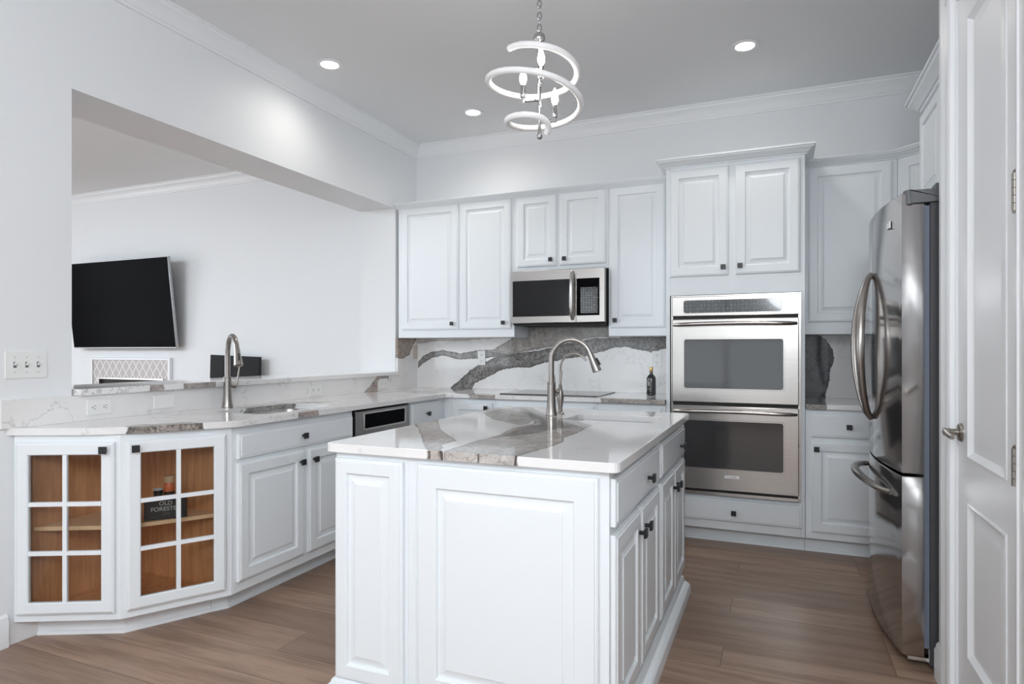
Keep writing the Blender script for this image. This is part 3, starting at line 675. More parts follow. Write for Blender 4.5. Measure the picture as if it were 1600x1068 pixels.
# ------------------------------------------------------------------ counters and splashes
def countertop(name, poly, z0, z1, mat, hole=None, bevel=0.004):
    """slab with an optional rounded hole"""
    bm = bmesh.new()
    def ring(pts, z): return [bm.verts.new((x, y, z)) for x, y in pts]
    if hole is None:
        T, B = ring(poly, z1), ring(poly, z0); bm.faces.new(T); bm.faces.new(B[::-1])
        for i in range(len(T)): j = (i+1) % len(T); bm.faces.new([B[i], B[j], T[j], T[i]])
    else:
        x0, x1, y0, y1, r = hole; H = []
        for cx, cy, st in ((x1-r, y1-r, 0), (x0+r, y1-r, PI/2), (x0+r, y0+r, PI), (x1-r, y0+r, 1.5*PI)):
            for i in range(6): a = st+PI/2*i/5; H.append((cx+r*math.cos(a), cy+r*math.sin(a)))
        for z in (z0, z1):
            O, I = ring(poly, z), ring(H, z)
            E = [bm.edges.new((O[i], O[(i+1) % len(O)])) for i in range(len(O))] + [bm.edges.new((I[i], I[(i+1) % len(I)])) for i in range(len(I))]
            bmesh.ops.triangle_fill(bm, use_beauty=True, use_dissolve=False, edges=E)
            if z == z0: B, BI = O, I
            else: T, TI = O, I
        for P, Q in ((B, T), (BI, TI)):
            for i in range(len(P)): j = (i+1) % len(P); bm.faces.new([P[i], P[j], Q[j], Q[i]])
    mb = MB(); mb.bm.free(); mb.bm = bm
    return mb.build(name, mat, None, smooth=False, bevel=bevel)
def arc_corner(p0, p1, p2, r, n=5):
    """points rounding the corner p1"""
    p0, p1, p2 = Vector(p0), Vector(p1), Vector(p2); a = (p0-p1).normalized()*r; b_ = (p2-p1).normalized()*r
    return [tuple((p1+a)*(1-t)**2 + p1*2*t*(1-t) + (p1+b_)*t*t) for t in [i/n for i in range(n+1)]]
SH = (0.20, 0.56, -2.40, -1.83, 0.06)
P = [(0.002, -0.002), (0.002, -3.262)] + arc_corner((0.002, -3.262), (0.41, -3.068), (0.662, -2.672), 0.14) + arc_corner((0.41, -3.068), (0.662, -2.672), (0.662, -0.66), 0.06) + [(0.662, -0.66)] + [(2.294, -0.66), (2.294, -0.002)]
tag(countertop('countertop', P, 0.884, 0.914, M['q_left'], SH), 'long L shaped white quartz counter from the glass door cabinet to the oven tower', 'countertop')
tag(countertop('countertop', [(3.136, -0.002), (3.136, -0.655), (4.28, -0.655), (4.28, -0.002)], 0.884, 0.914, M['q_rightc']), 'short white quartz counter between the oven tower and the refrigerator', 'countertop')
tag(MB().box(0.003, 2.294, -0.02, -0.001, 0.9145, 1.3445).box(1.087, 1.832, -0.02, -0.001, 1.3445, 1.43).build('backsplash', M['q_back'], smooth=False), 'quartz backsplash with sweeping grey veins behind the cooktop', 'backsplash')
mb = MB(); mb.box(0.001, 0.02, -0.335, -0.021, 0.9145, 1.3445); mb.box(0.001, 0.02, -3.29, -0.335, 0.9145, 1.032)
tag(mb.build('backsplash', M['q_leftsplash'], smooth=False), 'low quartz backsplash under the pass-through ledge rising to full height in the corner', 'backsplash')
tag(MB().box(3.136, 4.28, -0.02, -0.001, 0.9145, 1.3445).build('backsplash', M['q_right'], smooth=False), 'grey quartz backsplash with one near black vein right of the ovens', 'backsplash')
tag(MB().box(-0.37, 0.045, -2.985, -0.342, 1.0335, 1.0635).build('ledge', M['q_ledge'], smooth=False, bevel=0.003), 'white quartz ledge capping the pass-through half wall', 'ledge')

# ------------------------------------------------------------------ sinks and faucets
def sink(name, hole, depth, label):
    x0, x1, y0, y1, r = hole; mb = MB()
    def R(e, z):
        out = []; rr_ = max(r-e, 0.01)
        for cx, cy, st in ((x1-e-rr_, y1-e-rr_, 0), (x0+e+rr_, y1-e-rr_, PI/2), (x0+e+rr_, y0+e+rr_, PI), (x1-e-rr_, y0+e+rr_, 1.5*PI)):
            for i in range(6): a = st+PI/2*i/5; out.append((cx+rr_*math.cos(a), cy+rr_*math.sin(a), z))
        return out
    z1 = 0.8835
    mb.loops([R(-0.02, z1), R(0.0, z1), R(0.004, z1-0.01), R(0.008, z1-depth+0.03), R(0.03, z1-depth), R(0.031, z1-depth-0.002), R(0.0, z1-depth-0.002), R(-0.004, z1-0.006), R(-0.02, z1-0.002), R(-0.02, z1)], False, False)
    ring = R(0.031, z1-depth)
    b_ = mb
    b_.f([b_.v(p) for p in ring]); 
    c = thing(name, ((x0+x1)/2, (y0+y1)/2, z1-depth), label, 'sink')
    b_.build('basin', M['sink'], c)
    MB().lathe([(0.04, 0.0005), (0.04, 0.003), (0.03, 0.003), (0.02, 0.001), (0.001, 0.001)], ((x0+x1)/2, (y0+y1)/2, z1-depth)).build('drain', M['chrome'], c)
sink('undermount_sink', SH, 0.20, 'stainless undermount sink in the counter under the pass-through')
IH = (2.04, 2.46, -2.03, -1.74, 0.04)
sink('prep_sink', IH, 0.17, 'small stainless prep sink sunk in the island top')
def faucet(name, base, dirn, H, reach, label, hand, k=1.0):
    """pull-down gooseneck: flared body, arc spout, spray head, side lever"""
    bx, by, bz = base; d = Vector((*dirn, 0)).normalized(); up = Vector((0, 0, 1)); O = Vector(base)
    c = thing(name, base, label, 'faucet')
    hb = 0.175*k
    MB().lathe([(0.030*k, 0.0005), (0.030*k, 0.004), (0.0285*k, 0.012), (0.0255*k, 0.03), (0.0225*k, 0.07), (0.0215*k, 0.12*k), (0.0215*k, hb-0.008), (0.023*k, hb-0.006), (0.023*k, hb), (0.016*k, hb+0.001)], O).build('body', M['nickel'], c)
    r = reach/2; zc = H-r-0.014
    pts = [O+up*hb, O+up*(hb+0.03)] + [O+up*(zc-0.0) + d*(r-r*math.cos(a)) + up*(r*math.sin(a)) for a in [PI*i/18*0.9 for i in range(0, 19)]]
    s_ = MB().tube(pts, 0.0145*k, 16).build('spout', M['nickel'], c)
    e = pts[-1]; t = (pts[-1]-pts[-2]).normalized()
    q = MB().lathe([(0.0155*k, -0.005), (0.016*k, 0.0), (0.0165*k, 0.015), (0.021*k, 0.06), (0.0235*k, 0.085), (0.0235*k, 0.094), (0.020*k, 0.096), (0.018*k, 0.092), (0.001, 0.092)], e, 20, t).build('spray_head', M['nickel'], c)
    side = t.cross(up).normalized()
    out = side.cross(t).normalized()
    if out.dot(d) < 0: out = -out
    bt = e + t*0.05 + out*0.0195*k
    MB().tube([bt-t*0.018+out*0.001, bt+out*0.003, bt+t*0.02+out*0.006], [0.005, 0.006, 0.005], 8).build('spray_button', M['black'], q)
    h = Vector((*hand, 0)).normalized(); hz = O+up*(0.125*k)
    mb = MB(); mb.lathe([(0.013, 0), (0.013, 0.012), (0.015, 0.014), (0.015, 0.026), (0.011, 0.029)], hz+h*0.018*k, 16, h)
    mb.tube([hz+h*(0.018*k+0.026), hz+h*(0.018*k+0.033)+up*0.02, hz+h*(0.018*k+0.040)+up*0.06, hz+h*(0.018*k+0.046)+up*0.105], [0.006, 0.006, 0.005, 0.004], 10)
    mb.build('lever', M['nickel'], c)
    return c
faucet('pulldown_faucet', (0.085, -2.185, 0.914), (0.86, -0.5), 0.42, 0.215, 'brushed nickel gooseneck faucet beside the pass-through sink', (0.5, 0.86))
faucet('pulldown_faucet', (1.935, -1.885, 0.914), (0.97, 0.1), 0.395, 0.20, 'large brushed nickel gooseneck faucet on the island top', (0.6, 0.8), 0.95)
c = thing('filter_faucet', (1.945, -1.775, 0.914), 'slim brushed nickel drinking water faucet just behind the large island faucet', 'faucet')
O = Vector((1.945, -1.775, 0.914))
MB().lathe([(0.020, 0.0005), (0.020, 0.005), (0.012, 0.012), (0.011, 0.03), (0.017, 0.06), (0.0185, 0.085), (0.015, 0.11), (0.009, 0.135), (0.008, 0.15), (0.001, 0.152)], O).build('body', M['nickel'], c)
pts = [O+Vector((0, 0, 0.13)), O+Vector((0, 0, 0.20))] + [O+Vector((0.075-0.075*math.cos(a), 0, 0.235+0.075*math.sin(a))) for a in [PI*i/14*0.82 for i in range(15)]]
MB().tube(pts, 0.006, 12).build('spout', M['nickel'], c)
MB().tube([O+Vector((-0.012, -0.012, 0.10)), O+Vector((-0.022, -0.02, 0.13)), O+Vector((-0.024, -0.02, 0.17)), O+Vector((-0.026, -0.02, 0.20))], [0.006, 0.005, 0.004, 0.003], 10).build('lever', M['nickel'], c)

# ------------------------------------------------------------------ island
IX0, IX1, IY0, IY1 = 1.530, 2.522, -3.045, -1.535
c = thing('kitchen_island', (2.03, -2.28, 0), 'white panelled kitchen island in the middle of the room', 'island')
mb = MB()
mb.box(IX0, IX1, IY0, IY0+0.02, 0.0, 0.883).box(IX0, IX1, IY1-0.02, IY1, 0.0, 0.883).box(IX0, IX0+0.02, IY0+0.02, IY1-0.02, 0, 0.883).box(IX1-0.02, IX1, IY0+0.02, IY1-0.02, 0, 0.883).box(IX0+0.02, IX1-0.02, IY0+0.02, IY1-0.02, 0.0, 0.12)
mb.build('body', M['cab'], c, bevel=0.002)
o = (0, IY0, 0)
door_part(c, o, NY, IX0+0.006, 1.815, 0.088, 0.862, None, 0.052, 'end_panel'); door_part(c, o, NY, 1.872, 2.492, 0.088, 0.862, None, 0.075, 'end_panel')
MB().frame(o, NY).box(1.826, 1.830, 0, 0.003, 0.088, 0.862).box(1.856, 1.860, 0, 0.003, 0.088, 0.862).build('stile_bead', M['cab'], c, smooth=False)
o = (IX1, 0, 0)
ys = [-3.035, -2.665, -2.300, -2.250, -1.895, -1.545]
drawer_part(c, o, PX, -3.030, -2.296, 0.715, 0.858, (-2.55, 0.775)); drawer_part(c, o, PX, -2.235, -1.548, 0.715, 0.858, (-1.72, 0.775))
door_part(c, o, PX, -3.030, -2.672, 0.125, 0.690, (-2.705, 0.615)); door_part(c, o, PX, -2.655, -2.296, 0.125, 0.690, (-2.605, 0.615))
door_part(c, o, PX, -2.235, -1.905, 0.125, 0.690, (-1.935, 0.615)); door_part(c, o, PX, -1.885, -1.548, 0.125, 0.690, (-1.84, 0.615))
BM = [(0, 0), (0.048, 0), (0.048, 0.025), (0.043, 0.042), (0.03, 0.052), (0.016, 0.056), (0.013, 0.072), (0.006, 0.080), (0, 0.082)]
MB().sweep([(IX0, IY1), (IX0, IY0), (IX1, IY0), (IX1, IY1)], BM, -1).build('base_moulding', M['cab'], c, ang=28)
r = 0.035; P = []
for p0, p1, p2 in (((2.557, -1.488), (2.557, -3.077), (1.5, -3.077)), ((2.557, -3.077), (1.50, -3.077), (1.50, -1.488)), ((1.50, -3.0), (1.50, -1.488), (2.557, -1.488)), ((1.5, -1.488), (2.557, -1.488), (2.557, -3))):
    P += arc_corner(p0, p1, p2, r)
tag(countertop('island_top', P, 0.884, 0.914, M['q_island'], IH, 0.004), 'glossy white quartz island top with broad taupe veins', 'countertop')

# ------------------------------------------------------------------ appliances
# double oven
OX0, OX1 = 2.3415, 3.0985; OY = -0.668
c = thing('double_oven', (2.72, -0.4, 0.314), 'stainless steel double wall oven built into the white tower', 'oven')
mb = MB(); mb.box(2.326, 3.106, -0.618, -0.10, 0.3135, 1.596); mb.build('case', M['dark'], c, smooth=False)
mb = MB().frame((0, -0.6185, 0), NY)
mb.slab(OX0-0.012, OX1+0.012, 0.3145, 1.598, -0.0, 0.0035, 0.001); mb.build('mounting_flange', M['steel'], c, smooth=False)
F = lambda: MB().frame((0, -0.622, 0), NY)
q = F().slab(OX0, OX1, 1.462, 1.588, 0.0005, 0.040, 0.004).build('control_panel', M['steel'], c)
F().rslab(OX0+0.075, OX1-0.098, 1.482, 1.562, 0.016, 0.040, 0.0415, 0.0008).build('display', M['keys'], q)
mb = F()
a0, a1 = OX0+0.068, OX1-0.091
mb.loops([mb.rrect(a0, a1, 1.475, 1.569, 0.02, 0.0402), mb.rrect(a0+0.001, a1-0.001, 1.476, 1.568, 0.02, 0.0425), mb.rrect(a0+0.006, a1-0.006, 1.481, 1.563, 0.016, 0.0425), mb.rrect(a0+0.007, a1-0.007, 1.482, 1.562, 0.016, 0.0402)], False, False)
mb.build('display_bezel', M['steel'], q)
def oven_door(z0, z1, wz0, wz1, hz):
    d = F().slab(OX0, OX1, z0, z1, 0.0005, 0.046, 0.005).build('door', M['steel'], c)
    wa0, wa1 = OX0+0.078, OX1-0.088
    F().rslab(wa0, wa1, wz0, wz1, 0.014, 0.046, 0.0475, 0.0008).build('window', M['oven_glass'], d)
    mb = F(); mb.loops([mb.rrect(wa0-0.008, wa1+0.008, wz0-0.008, wz1+0.008, 0.02, 0.0462), mb.rrect(wa0-0.007, wa1+0.007, wz0-0.007, wz1+0.007, 0.02, 0.0488), mb.rrect(wa0, wa1, wz0, wz1, 0.014, 0.0488), mb.rrect(wa0+0.001, wa1-0.001, wz0+0.001, wz1-0.001, 0.014, 0.0462)], False, False)
    mb.build('window_trim', M['steel'], d)
    n = 20; pts = []; rs = []
    for i in range(n+1):
        t = i/n; a = OX0+0.012+(OX1-OX0-0.024)*t; k = math.sin(PI*t)
        pts.append((a, 0.052+0.032*min(1, k*2.6)**0.8, hz-0.006*(1-k))); rs.append(0.0125 if 0.04 < t < 0.96 else 0.010)
    F().tube(pts, rs, 14).build('handle', M['steel'], d)
    return d
F().box(OX0+0.004, OX1-0.004, 0.0005, 0.02, 1.442, 1.462).build('vent_slot', M['dark'], c, smooth=False)
oven_door(0.908, 1.442, 0.998, 1.312, 1.412)
F().box(OX0+0.004, OX1-0.004, 0.0005, 0.02, 0.886, 0.908).build('vent_slot', M['dark'], c, smooth=False)
d = oven_door(0.352, 0.886, 0.490, 0.792, 0.856)
F().box(OX0+0.004, OX1-0.004, 0.0005, 0.02, 0.338, 0.352).build('vent_slot', M['dark'], c, smooth=False)
F().slab(OX0, OX1, 0.3165, 0.338, 0.0005, 0.035, 0.002).build('bottom_trim', M['steel'], c)
bdg = F().rslab(2.668, 2.756, 0.432, 0.450, 0.003, 0.046, 0.048, 0.0006).build('badge', M['chrome'], d)
text('lettering', 'FRIGIDAIRE', 0.0125, M['dark'], face_matrix((2.712, -0.622-0.0482, 0.441), NY), bdg, 0.0002)
# microwave
MX0, MX1, MY = 1.091, 1.829, -0.4142
c = thing('microwave', (1.46, -0.2, 1.434), 'stainless over the range microwave under the short wall cabinet', 'microwave')
MB().box(MX0+0.006, MX1-0.002, -0.385, -0.022, 1.436, 1.8445).build('case', M['dark'], c, bevel=0.003)
F = lambda: MB().frame((0, -0.385, 0), NY)
XS = 1.612
d = F().slab(MX0, XS-0.001, 1.446, 1.843, 0.0005, 0.030, 0.004).build('door', M['steel'], c)
F().rslab(MX0+0.016, XS-0.048, 1.496, 1.768, 0.004, 0.030, 0.0312, 0.0008).build('window', M['mwglass'], d)
F().tube([(XS-0.026, 0.032, 1.468), (XS-0.026, 0.052, 1.50), (XS-0.026, 0.060, 1.56), (XS-0.026, 0.062, 1.645), (XS-0.026, 0.060, 1.73), (XS-0.026, 0.052, 1.79), (XS-0.026, 0.032, 1.822)], [0.012, 0.016, 0.017, 0.018, 0.017, 0.016, 0.012], 14).build('handle', M['steel'], d)
text('lettering', 'FRIGIDAIRE', 0.016, M['ink'], face_matrix((1.435, -0.385-0.0302, 1.805), NY), d, 0.0003)
q = F().slab(XS+0.001, MX1, 1.446, 1.843, 0.0005, 0.030, 0.004).build('control_panel', M['steel'], c)
F().rslab(XS+0.004, MX1-0.040, 1.496, 1.768, 0.003, 0.030, 0.0312, 0.0008).build('keypad_panel', M['screen'], q)
F().rslab(XS+0.035, MX1-0.052, 1.512, 1.702, 0.002, 0.0312, 0.032, 0.0003).build('keypad', M['keys_mw'], q)
MB().box(MX0+0.01, MX1-0.006, -0.375, -0.06, 1.430, 1.436).build('bottom_vent', M['dark'], c, smooth=False)
# cooktop
c = thing('cooktop', (1.44, -0.31, 0.914), 'thin black glass cooktop set on the back counter', 'cooktop')
mb = MB(); mb.loops([[(x, y, z) for x, y in ((1.07+e, -0.575+e), (1.82-e, -0.575+e), (1.82-e, -0.075-e), (1.07+e, -0.075-e))] for e, z in ((0, 0.9145), (0, 0.920), (0.003, 0.922))])
mb.build('glass_top', M['oven_glass'], c, smooth=False)
# undercounter ice maker
c = thing('ice_maker', (0.33, -1.44, 0.0), 'undercounter ice maker with dark steel door and small window below the pass-through counter', 'ice maker')
MB().box(0.05, 0.605, -1.742, -1.135, 0.01, 0.878).build('case', M['dark'], c, smooth=False)
F = lambda: MB().frame((0.606, 0, 0), PX)
d = F().slab(-1.738, -1.140, 0.10, 0.872, 0.0005, 0.036, 0.004).build('door', M['steel_dark'], c)
F().rslab(-1.655, -1.205, 0.762, 0.848, 0.003, 0.036, 0.037, 0.0005).build('window', M['screen'], d)
mb = F(); mb.loops([mb.rrect(-1.668, -1.192, 0.750, 0.860, 0.004, 0.0362), mb.rrect(-1.667, -1.193, 0.751, 0.859, 0.004, 0.040), mb.rrect(-1.656, -1.204, 0.761, 0.849, 0.003, 0.040), mb.rrect(-1.655, -1.205, 0.762, 0.848, 0.003, 0.0362)], False, False)
mb.build('window_trim', M['steel'], d)
# refrigerator, facing -x
c = thing('refrigerator', (3.9, -1.56, 0), 'stainless french door refrigerator with bowed handles at the right', 'refrigerator')
FY0, FY1 = -2.012, -1.10     # near, far
MB().box(3.521, 4.27, FY0+0.004, FY1-0.004, 0.02, 1.815).build('case', M['fr_body'], c, bevel=0.006)
MB().box(3.5025, 3.5205, FY0+0.004, FY1-0.004, 0.09, 1.80).build('gasket', M['gasket'], c, smooth=False)
def bow(y): 
    t = (y-(FY0+FY1)/2)/((FY1-FY0)/2); return 0.046*(1-t*t)
def fdoor(name, y0, y1, z0, z1, top_drop=None):
    n = 14; Ls = []
    ys_ = [y0+(y1-y0)*i/n for i in range(n+1)]
    def X(y): return 3.428-bow(y)
    def prof(e): return [(3.502, ys_[0]+e)] + [(X(y), min(max(y, y0+e), y1-e)) for y in ys_] + [(3.502, ys_[-1]-e)]
    def ring(e, z, dx=0): return [(x+dx, y, z) for x, y in prof(e)]
    return MB().loops([ring(0.003, z0, 0.003), ring(0, z0+0.004), ring(0, z1-0.004), ring(0.003, z1, 0.003)]).build(name, M['steel_y'], c, ang=40)
ym = (FY0+FY1)/2
dn = fdoor('door', FY0, ym-0.003, 0.762, 1.855); df = fdoor('door', ym+0.003, FY1, 0.762, 1.855)
dz = fdoor('freezer_drawer', FY0, FY1, 0.055, 0.750)
for dd, sg in ((dn, -1), (df, 1)):
    pts = []
    for i in range(25):
        t = i/24; k = math.sin(PI*t)
        y = ym+sg*(0.022+0.085*k); pts.append((3.428-bow(y)-0.006-0.058*k**0.6, y, 0.93+0.66*t))
    MB().tube(pts, [0.012+0.006*math.sin(PI*i/24) for i in range(25)], 14).build('handle', M['nickel'], dd)
pts = []
for i in range(25):
    t = i/24; k = math.sin(PI*t); y = FY0+0.10+(FY1-FY0-0.20)*t
    pts.append((3.428-bow(y)-0.006-0.062*k**0.5, y, 0.665+0.02*k))
MB().tube(pts, [0.012+0.006*math.sin(PI*i/24) for i in range(25)], 14).build('handle', M['nickel'], dz)
mb = MB(); mb.frame((3.428-bow(-1.87)-0.0015, -1.87, 1.755), NX); mb.slab(-0.03, 0.03, -0.014, 0.014, -0.004, 0.003, 0.001); mb.build('badge', M['plate'], dn)
for y, s_ in ((FY0+0.035, 1), (FY1-0.035, -1)):
    ye = y-0.041*s_; mb = MB(); mb.box(3.455, 3.60, min(ye, y+0.02*s_), max(ye, y+0.02*s_), 1.812, 1.862).lathe([(0.021, 1.808), (0.021, 1.862), (0.018, 1.866)], (3.455, y-0.02*s_, 0), 16)
    mb.box(3.54, 3.66, y-0.035, y+0.035, 1.8155, 1.885)
    mb.build('hinge_cover', M['hinge'], c, bevel=0.003)
for y in (FY0+0.07, FY1-0.07):
    MB().lathe([(0.022, 0), (0.022, 0.012), (0.012, 0.014), (0.012, 0.022)], (3.56, y, 0), 14).build('foot', M['dark'], c)
MB().box(3.45, 3.54, FY0+0.01, FY0+0.05, 0.036, 0.05).box(3.519, 3.54, FY0+0.01, FY0+0.05, 0.05, 0.085).build('hinge_bracket', M['chrome'], c, smooth=False)

# ------------------------------------------------------------------ outlets and switches
def plate(name, o, n, w_, h_, label, kind, cat, mat=None, vert=True, group=None):
    """kind: duplex, blank, switch3"""
    c = thing(name, o, label, cat, group)
    MB().frame(o, n).rslab(-w_/2, w_/2, -h_/2, h_/2, 0.004, 0.0005, 0.006, 0.002).build('cover_plate', mat or M['plate'], c)
    if kind == 'duplex':
        for s_ in (-1, 1):
            da, db = (0, 0.027*s_) if vert else (0.027*s_, 0)
            q = MB().frame(o, n).rslab(da-0.015, da+0.015, db-0.015, db+0.015, 0.008, 0.006, 0.0075, 0.0005).build('socket', mat or M['plate'], c)
            mb = MB().frame(o, n)
            for pa, pb, ra, rb in ((-0.0065, 0.003, 0.0012, 0.0045), (0.0065, 0.003, 0.0012, 0.0038), (0, -0.008, 0.0025, 0.0025)):
                if not vert: pa, pb, ra, rb = pb, -pa, rb, ra
                mb.box(da+pa-ra, da+pa+ra, 0.0072, 0.0079, db+pb-rb, db+pb+rb)
            mb.build('slots', M['slot'], q, smooth=False)
    elif kind == 'switch3':
        for k in (-1, 0, 1):
            q = MB().frame(o, n).box(k*0.046-0.006, k*0.046+0.006, 0.005, 0.0066, -0.012, 0.012).build('toggle_slot', M['hinge'], c, smooth=False)  # slot coloured grey, standing in for the dark shadow at the toggle
            MB().frame(o, n).loops([[(k*0.046+a, d, b) for a, b in ((-0.004, z-0.004), (0.004, z-0.004), (0.004, z+0.004), (-0.004, z+0.004))] for d, z in ((0.0065, 0.0), (0.019, 0.008))]).build('toggle', M['plate'], q, smooth=False)
            for z in (-0.032, 0.032): MB().frame(o, n).rslab(k*0.046-0.003, k*0.046+0.003, z-0.003, z+0.003, 0.0028, 0.006, 0.0068, 0.0002).build('screw', M['screw'], q)
    return c
tan_plate = simple('beige_plate_plastic', (0.60, 0.52, 0.44), 0.4)
plate('light_switch', (0.0, -3.186, 1.18), PX, 0.165, 0.118, 'white three toggle light switch plate on the wall left of the pass-through', 'switch3', 'switch')
plate('wall_outlet', (0.02, -2.882, 0.974), PX, 0.118, 0.072, 'white sideways duplex outlet on the low splash left of the faucet', 'duplex', 'outlet', vert=False)
plate('blank_cover', (0.02, -2.540, 0.974), PX, 0.118, 0.072, 'plain white blank plate on the low splash between outlet and faucet', 'blank', 'cover plate')
plate('wall_outlet', (0.02, -1.365, 0.966), PX, 0.118, 0.078, 'white sideways duplex outlet on the low splash right of the pass-through sink', 'duplex', 'outlet', vert=False)
plate('wall_outlet', (0.02, -0.545, 0.972), PX, 0.118, 0.078, 'white plate over the brown vein of the low splash near the corner', 'duplex', 'outlet', mat=M['plate'], vert=False)
plate('blank_cover', (0.02, -0.062, 1.225), PX, 0.07, 0.118, 'beige upright plate on the splash in the left corner', 'blank', 'cover plate', mat=tan_plate)
plate('wall_outlet', (0.655, -0.02, 1.176), NY, 0.072, 0.12, 'white upright outlet on the veined splash left of the cooktop', 'duplex', 'outlet')
plate('wall_outlet', (2.132, -0.02, 1.176), NY, 0.072, 0.12, 'white upright outlet above the black bottle beside the oven tower', 'duplex', 'outlet')

# ------------------------------------------------------------------ loose things
c = thing('bottle', (2.128, -0.235, 0.914), 'black glass bottle with gold neck standing on the back counter by the ovens', 'bottle')
MB().lathe([(0.030, 0.0005), (0.034, 0.004), (0.034, 0.118), (0.031, 0.132), (0.022, 0.145), (0.0125, 0.152), (0.0115, 0.168), (0.0115, 0.182)], (2.128, -0.235, 0.914)).build('glass', M['bottle'], c)
MB().lathe([(0.0125, 0.170), (0.0130, 0.171), (0.0130, 0.203), (0.0115, 0.206)], (2.128, -0.235, 0.914)).build('cap', M['gold'], c)
mb = MB()
for a0, a1, z0, z1 in ((-0.8, 0.2, 0.07, 0.098), (-0.9, 0.3, 0.046, 0.049)):
    th = [-PI/2-0.25+a0*0.5+(a1-a0)*0.5*i/8 for i in range(9)]
    mb.loops([[(2.128+r_*math.cos(t), -0.235+r_*math.sin(t), 0.914+z) for r_, z in ((0.0341, z0), (0.0346, z0), (0.0346, z1), (0.0341, z1))] for t in th])
mb.build('label', simple('dim_label', (0.30, 0.29, 0.26), 0.5), c)
# box and jars in the glass cabinet
yb_ = Vector((0.415, -2.840)); n_ = Vector((0.75, -0.66, 0)).normalized()
c = thing('gift_box', (yb_.x, yb_.y, 0.481), 'small black box with pale lettering on the oak shelf behind glass', 'box')
MB().frame((yb_.x, yb_.y, 0.4815), n_).slab(-0.085, 0.085, 0, 0.092, -0.035, 0.035, 0.003).build('carton', M['boxblk'], c)
for i, (tx, sz, dz_) in enumerate((('OLD', 0.026, 0.072), ('FORESTER', 0.026, 0.047), ('1870', 0.016, 0.024))):
    text('lettering', tx, sz, M['ink'] if i < 2 else M['hinge'], face_matrix((yb_.x+n_.x*0.0352, yb_.y+n_.y*0.0352, 0.4815+dz_), n_), c, 0.0003)
jp = yb_+Vector((-0.0, -0.0))+Vector((0.66, 0.75))*0.012
c = thing('spice_bottle', (jp.x, jp.y, 0.574), 'small orange bottle with a pale cork standing on the black box', 'bottle')
MB().lathe([(0.021, 0.0005), (0.0225, 0.003), (0.0225, 0.05), (0.02, 0.058), (0.0185, 0.066)], (jp.x, jp.y, 0.574)).build('glass', M['orange'], c)
MB().lathe([(0.021, 0.067), (0.023, 0.069), (0.023, 0.094), (0.021, 0.097)], (jp.x, jp.y, 0.574)).build('cork', M['cork'], c)
MB().lathe([(0.0228, 0.014), (0.0232, 0.0145), (0.0232, 0.027), (0.0228, 0.0275)], (jp.x, jp.y, 0.574)).build('label', M['boxblk'], c)
jp = yb_-Vector((0.66, 0.75))*0.032
c = thing('shot_cup', (jp.x, jp.y, 0.574), 'tiny black cup with a pale rim beside the orange bottle', 'cup')
MB().lathe([(0.014, 0.0005), (0.017, 0.003), (0.020, 0.036), (0.0185, 0.036), (0.015, 0.005), (0.001, 0.005)], (jp.x, jp.y, 0.574)).build('cup_body', M['boxblk'], c)
MB().lathe([(0.0202, 0.0355), (0.0215, 0.0365), (0.0215, 0.0405), (0.0185, 0.0405), (0.0183, 0.0365)], (jp.x, jp.y, 0.574)).build('rim', M['ink'], c)

# ------------------------------------------------------------------ beyond the pass-through
c = thing('television', (-3.7, -0.05, 1.27), 'large black flat television tilted down from the far white wall', 'television')
def tv(p): return p
tl = math.atan2(0.106, 0.957)
Rm = Matrix.Translation((0, -0.10, 1.265)) @ Matrix.Rotation(tl, 4, 'X')
mb = MB(); mb.T = Rm
mb.box(-4.531, -2.875, -0.002, 0.028, 0.0, 0.963); mb.build('casing', simple('silver_bezel', (0.42, 0.42, 0.43), 0.3, 0.9), c, bevel=0.003)
mb = MB(); mb.T = Rm; mb.box(-4.524, -2.882, -0.0036, -0.0022, 0.010, 0.957); mb.build('screen', M['screen'], c, smooth=False)
mb = MB(); mb.T = Rm; mb.box(-4.2, -3.2, 0.028, 0.05, 0.05, 0.6); mb.build('back_cover', M['boxblk'], c, bevel=0.01)
MB().box(-3.9, -3.5, -0.03, -0.001, 1.45, 1.95).box(-3.86, -3.82, -0.115, -0.03, 1.60, 1.80).box(-3.58, -3.54, -0.115, -0.03, 1.60, 1.80).build('wall_bracket', M['boxblk'], c, smooth=False)
c = thing('fireplace', (-3.7, -0.03, 0), 'fireplace with diamond lattice tile surround and white frame under the television', 'fireplace')
mb = MB(); mb.frame((0, -0.0005, 0), NY)
mb.box(-4.335, -4.305, 0, 0.04, 0, 1.158).box(-3.085, -3.055, 0, 0.04, 0, 1.158).box(-4.305, -3.085, 0, 0.04, 1.13, 1.158)
mb.build('mantel_frame', M['trim'], c, bevel=0.004)
MB().frame((0, -0.0005, 0), NY).box(-4.304, -4.20, 0, 0.03, 0, 1.129).box(-3.15, -3.086, 0, 0.03, 0, 1.129).box(-4.20, -3.15, 0, 0.03, 0.93, 1.129).build('tile_surround', M['tile'], c, smooth=False)
MB().frame((0, -0.0005, 0), NY).box(-4.199, -3.151, 0, 0.012, 0, 0.929).build('firebox', M['dark'], c, smooth=False)
MB().frame((0, -0.0005, 0), NY).box(-4.2, -3.15, 0.031, 0.045, 0.915, 0.932).box(-4.2, -4.185, 0.031, 0.045, 0, 0.915).box(-3.165, -3.15, 0.031, 0.045, 0, 0.915).build('firebox_trim', M['steel'], c, smooth=False)
c = thing('wall_panel', (-2.0, -0.1, 0.85), 'dark flat panel on the far wall seen behind the left faucet', 'screen')
mb = MB(); mb.T = Matrix.Translation((-1.74, -0.105, 0.84)) @ Matrix.Rotation(0.09, 4, 'Z') @ Matrix.Rotation(0.035, 4, 'Y')
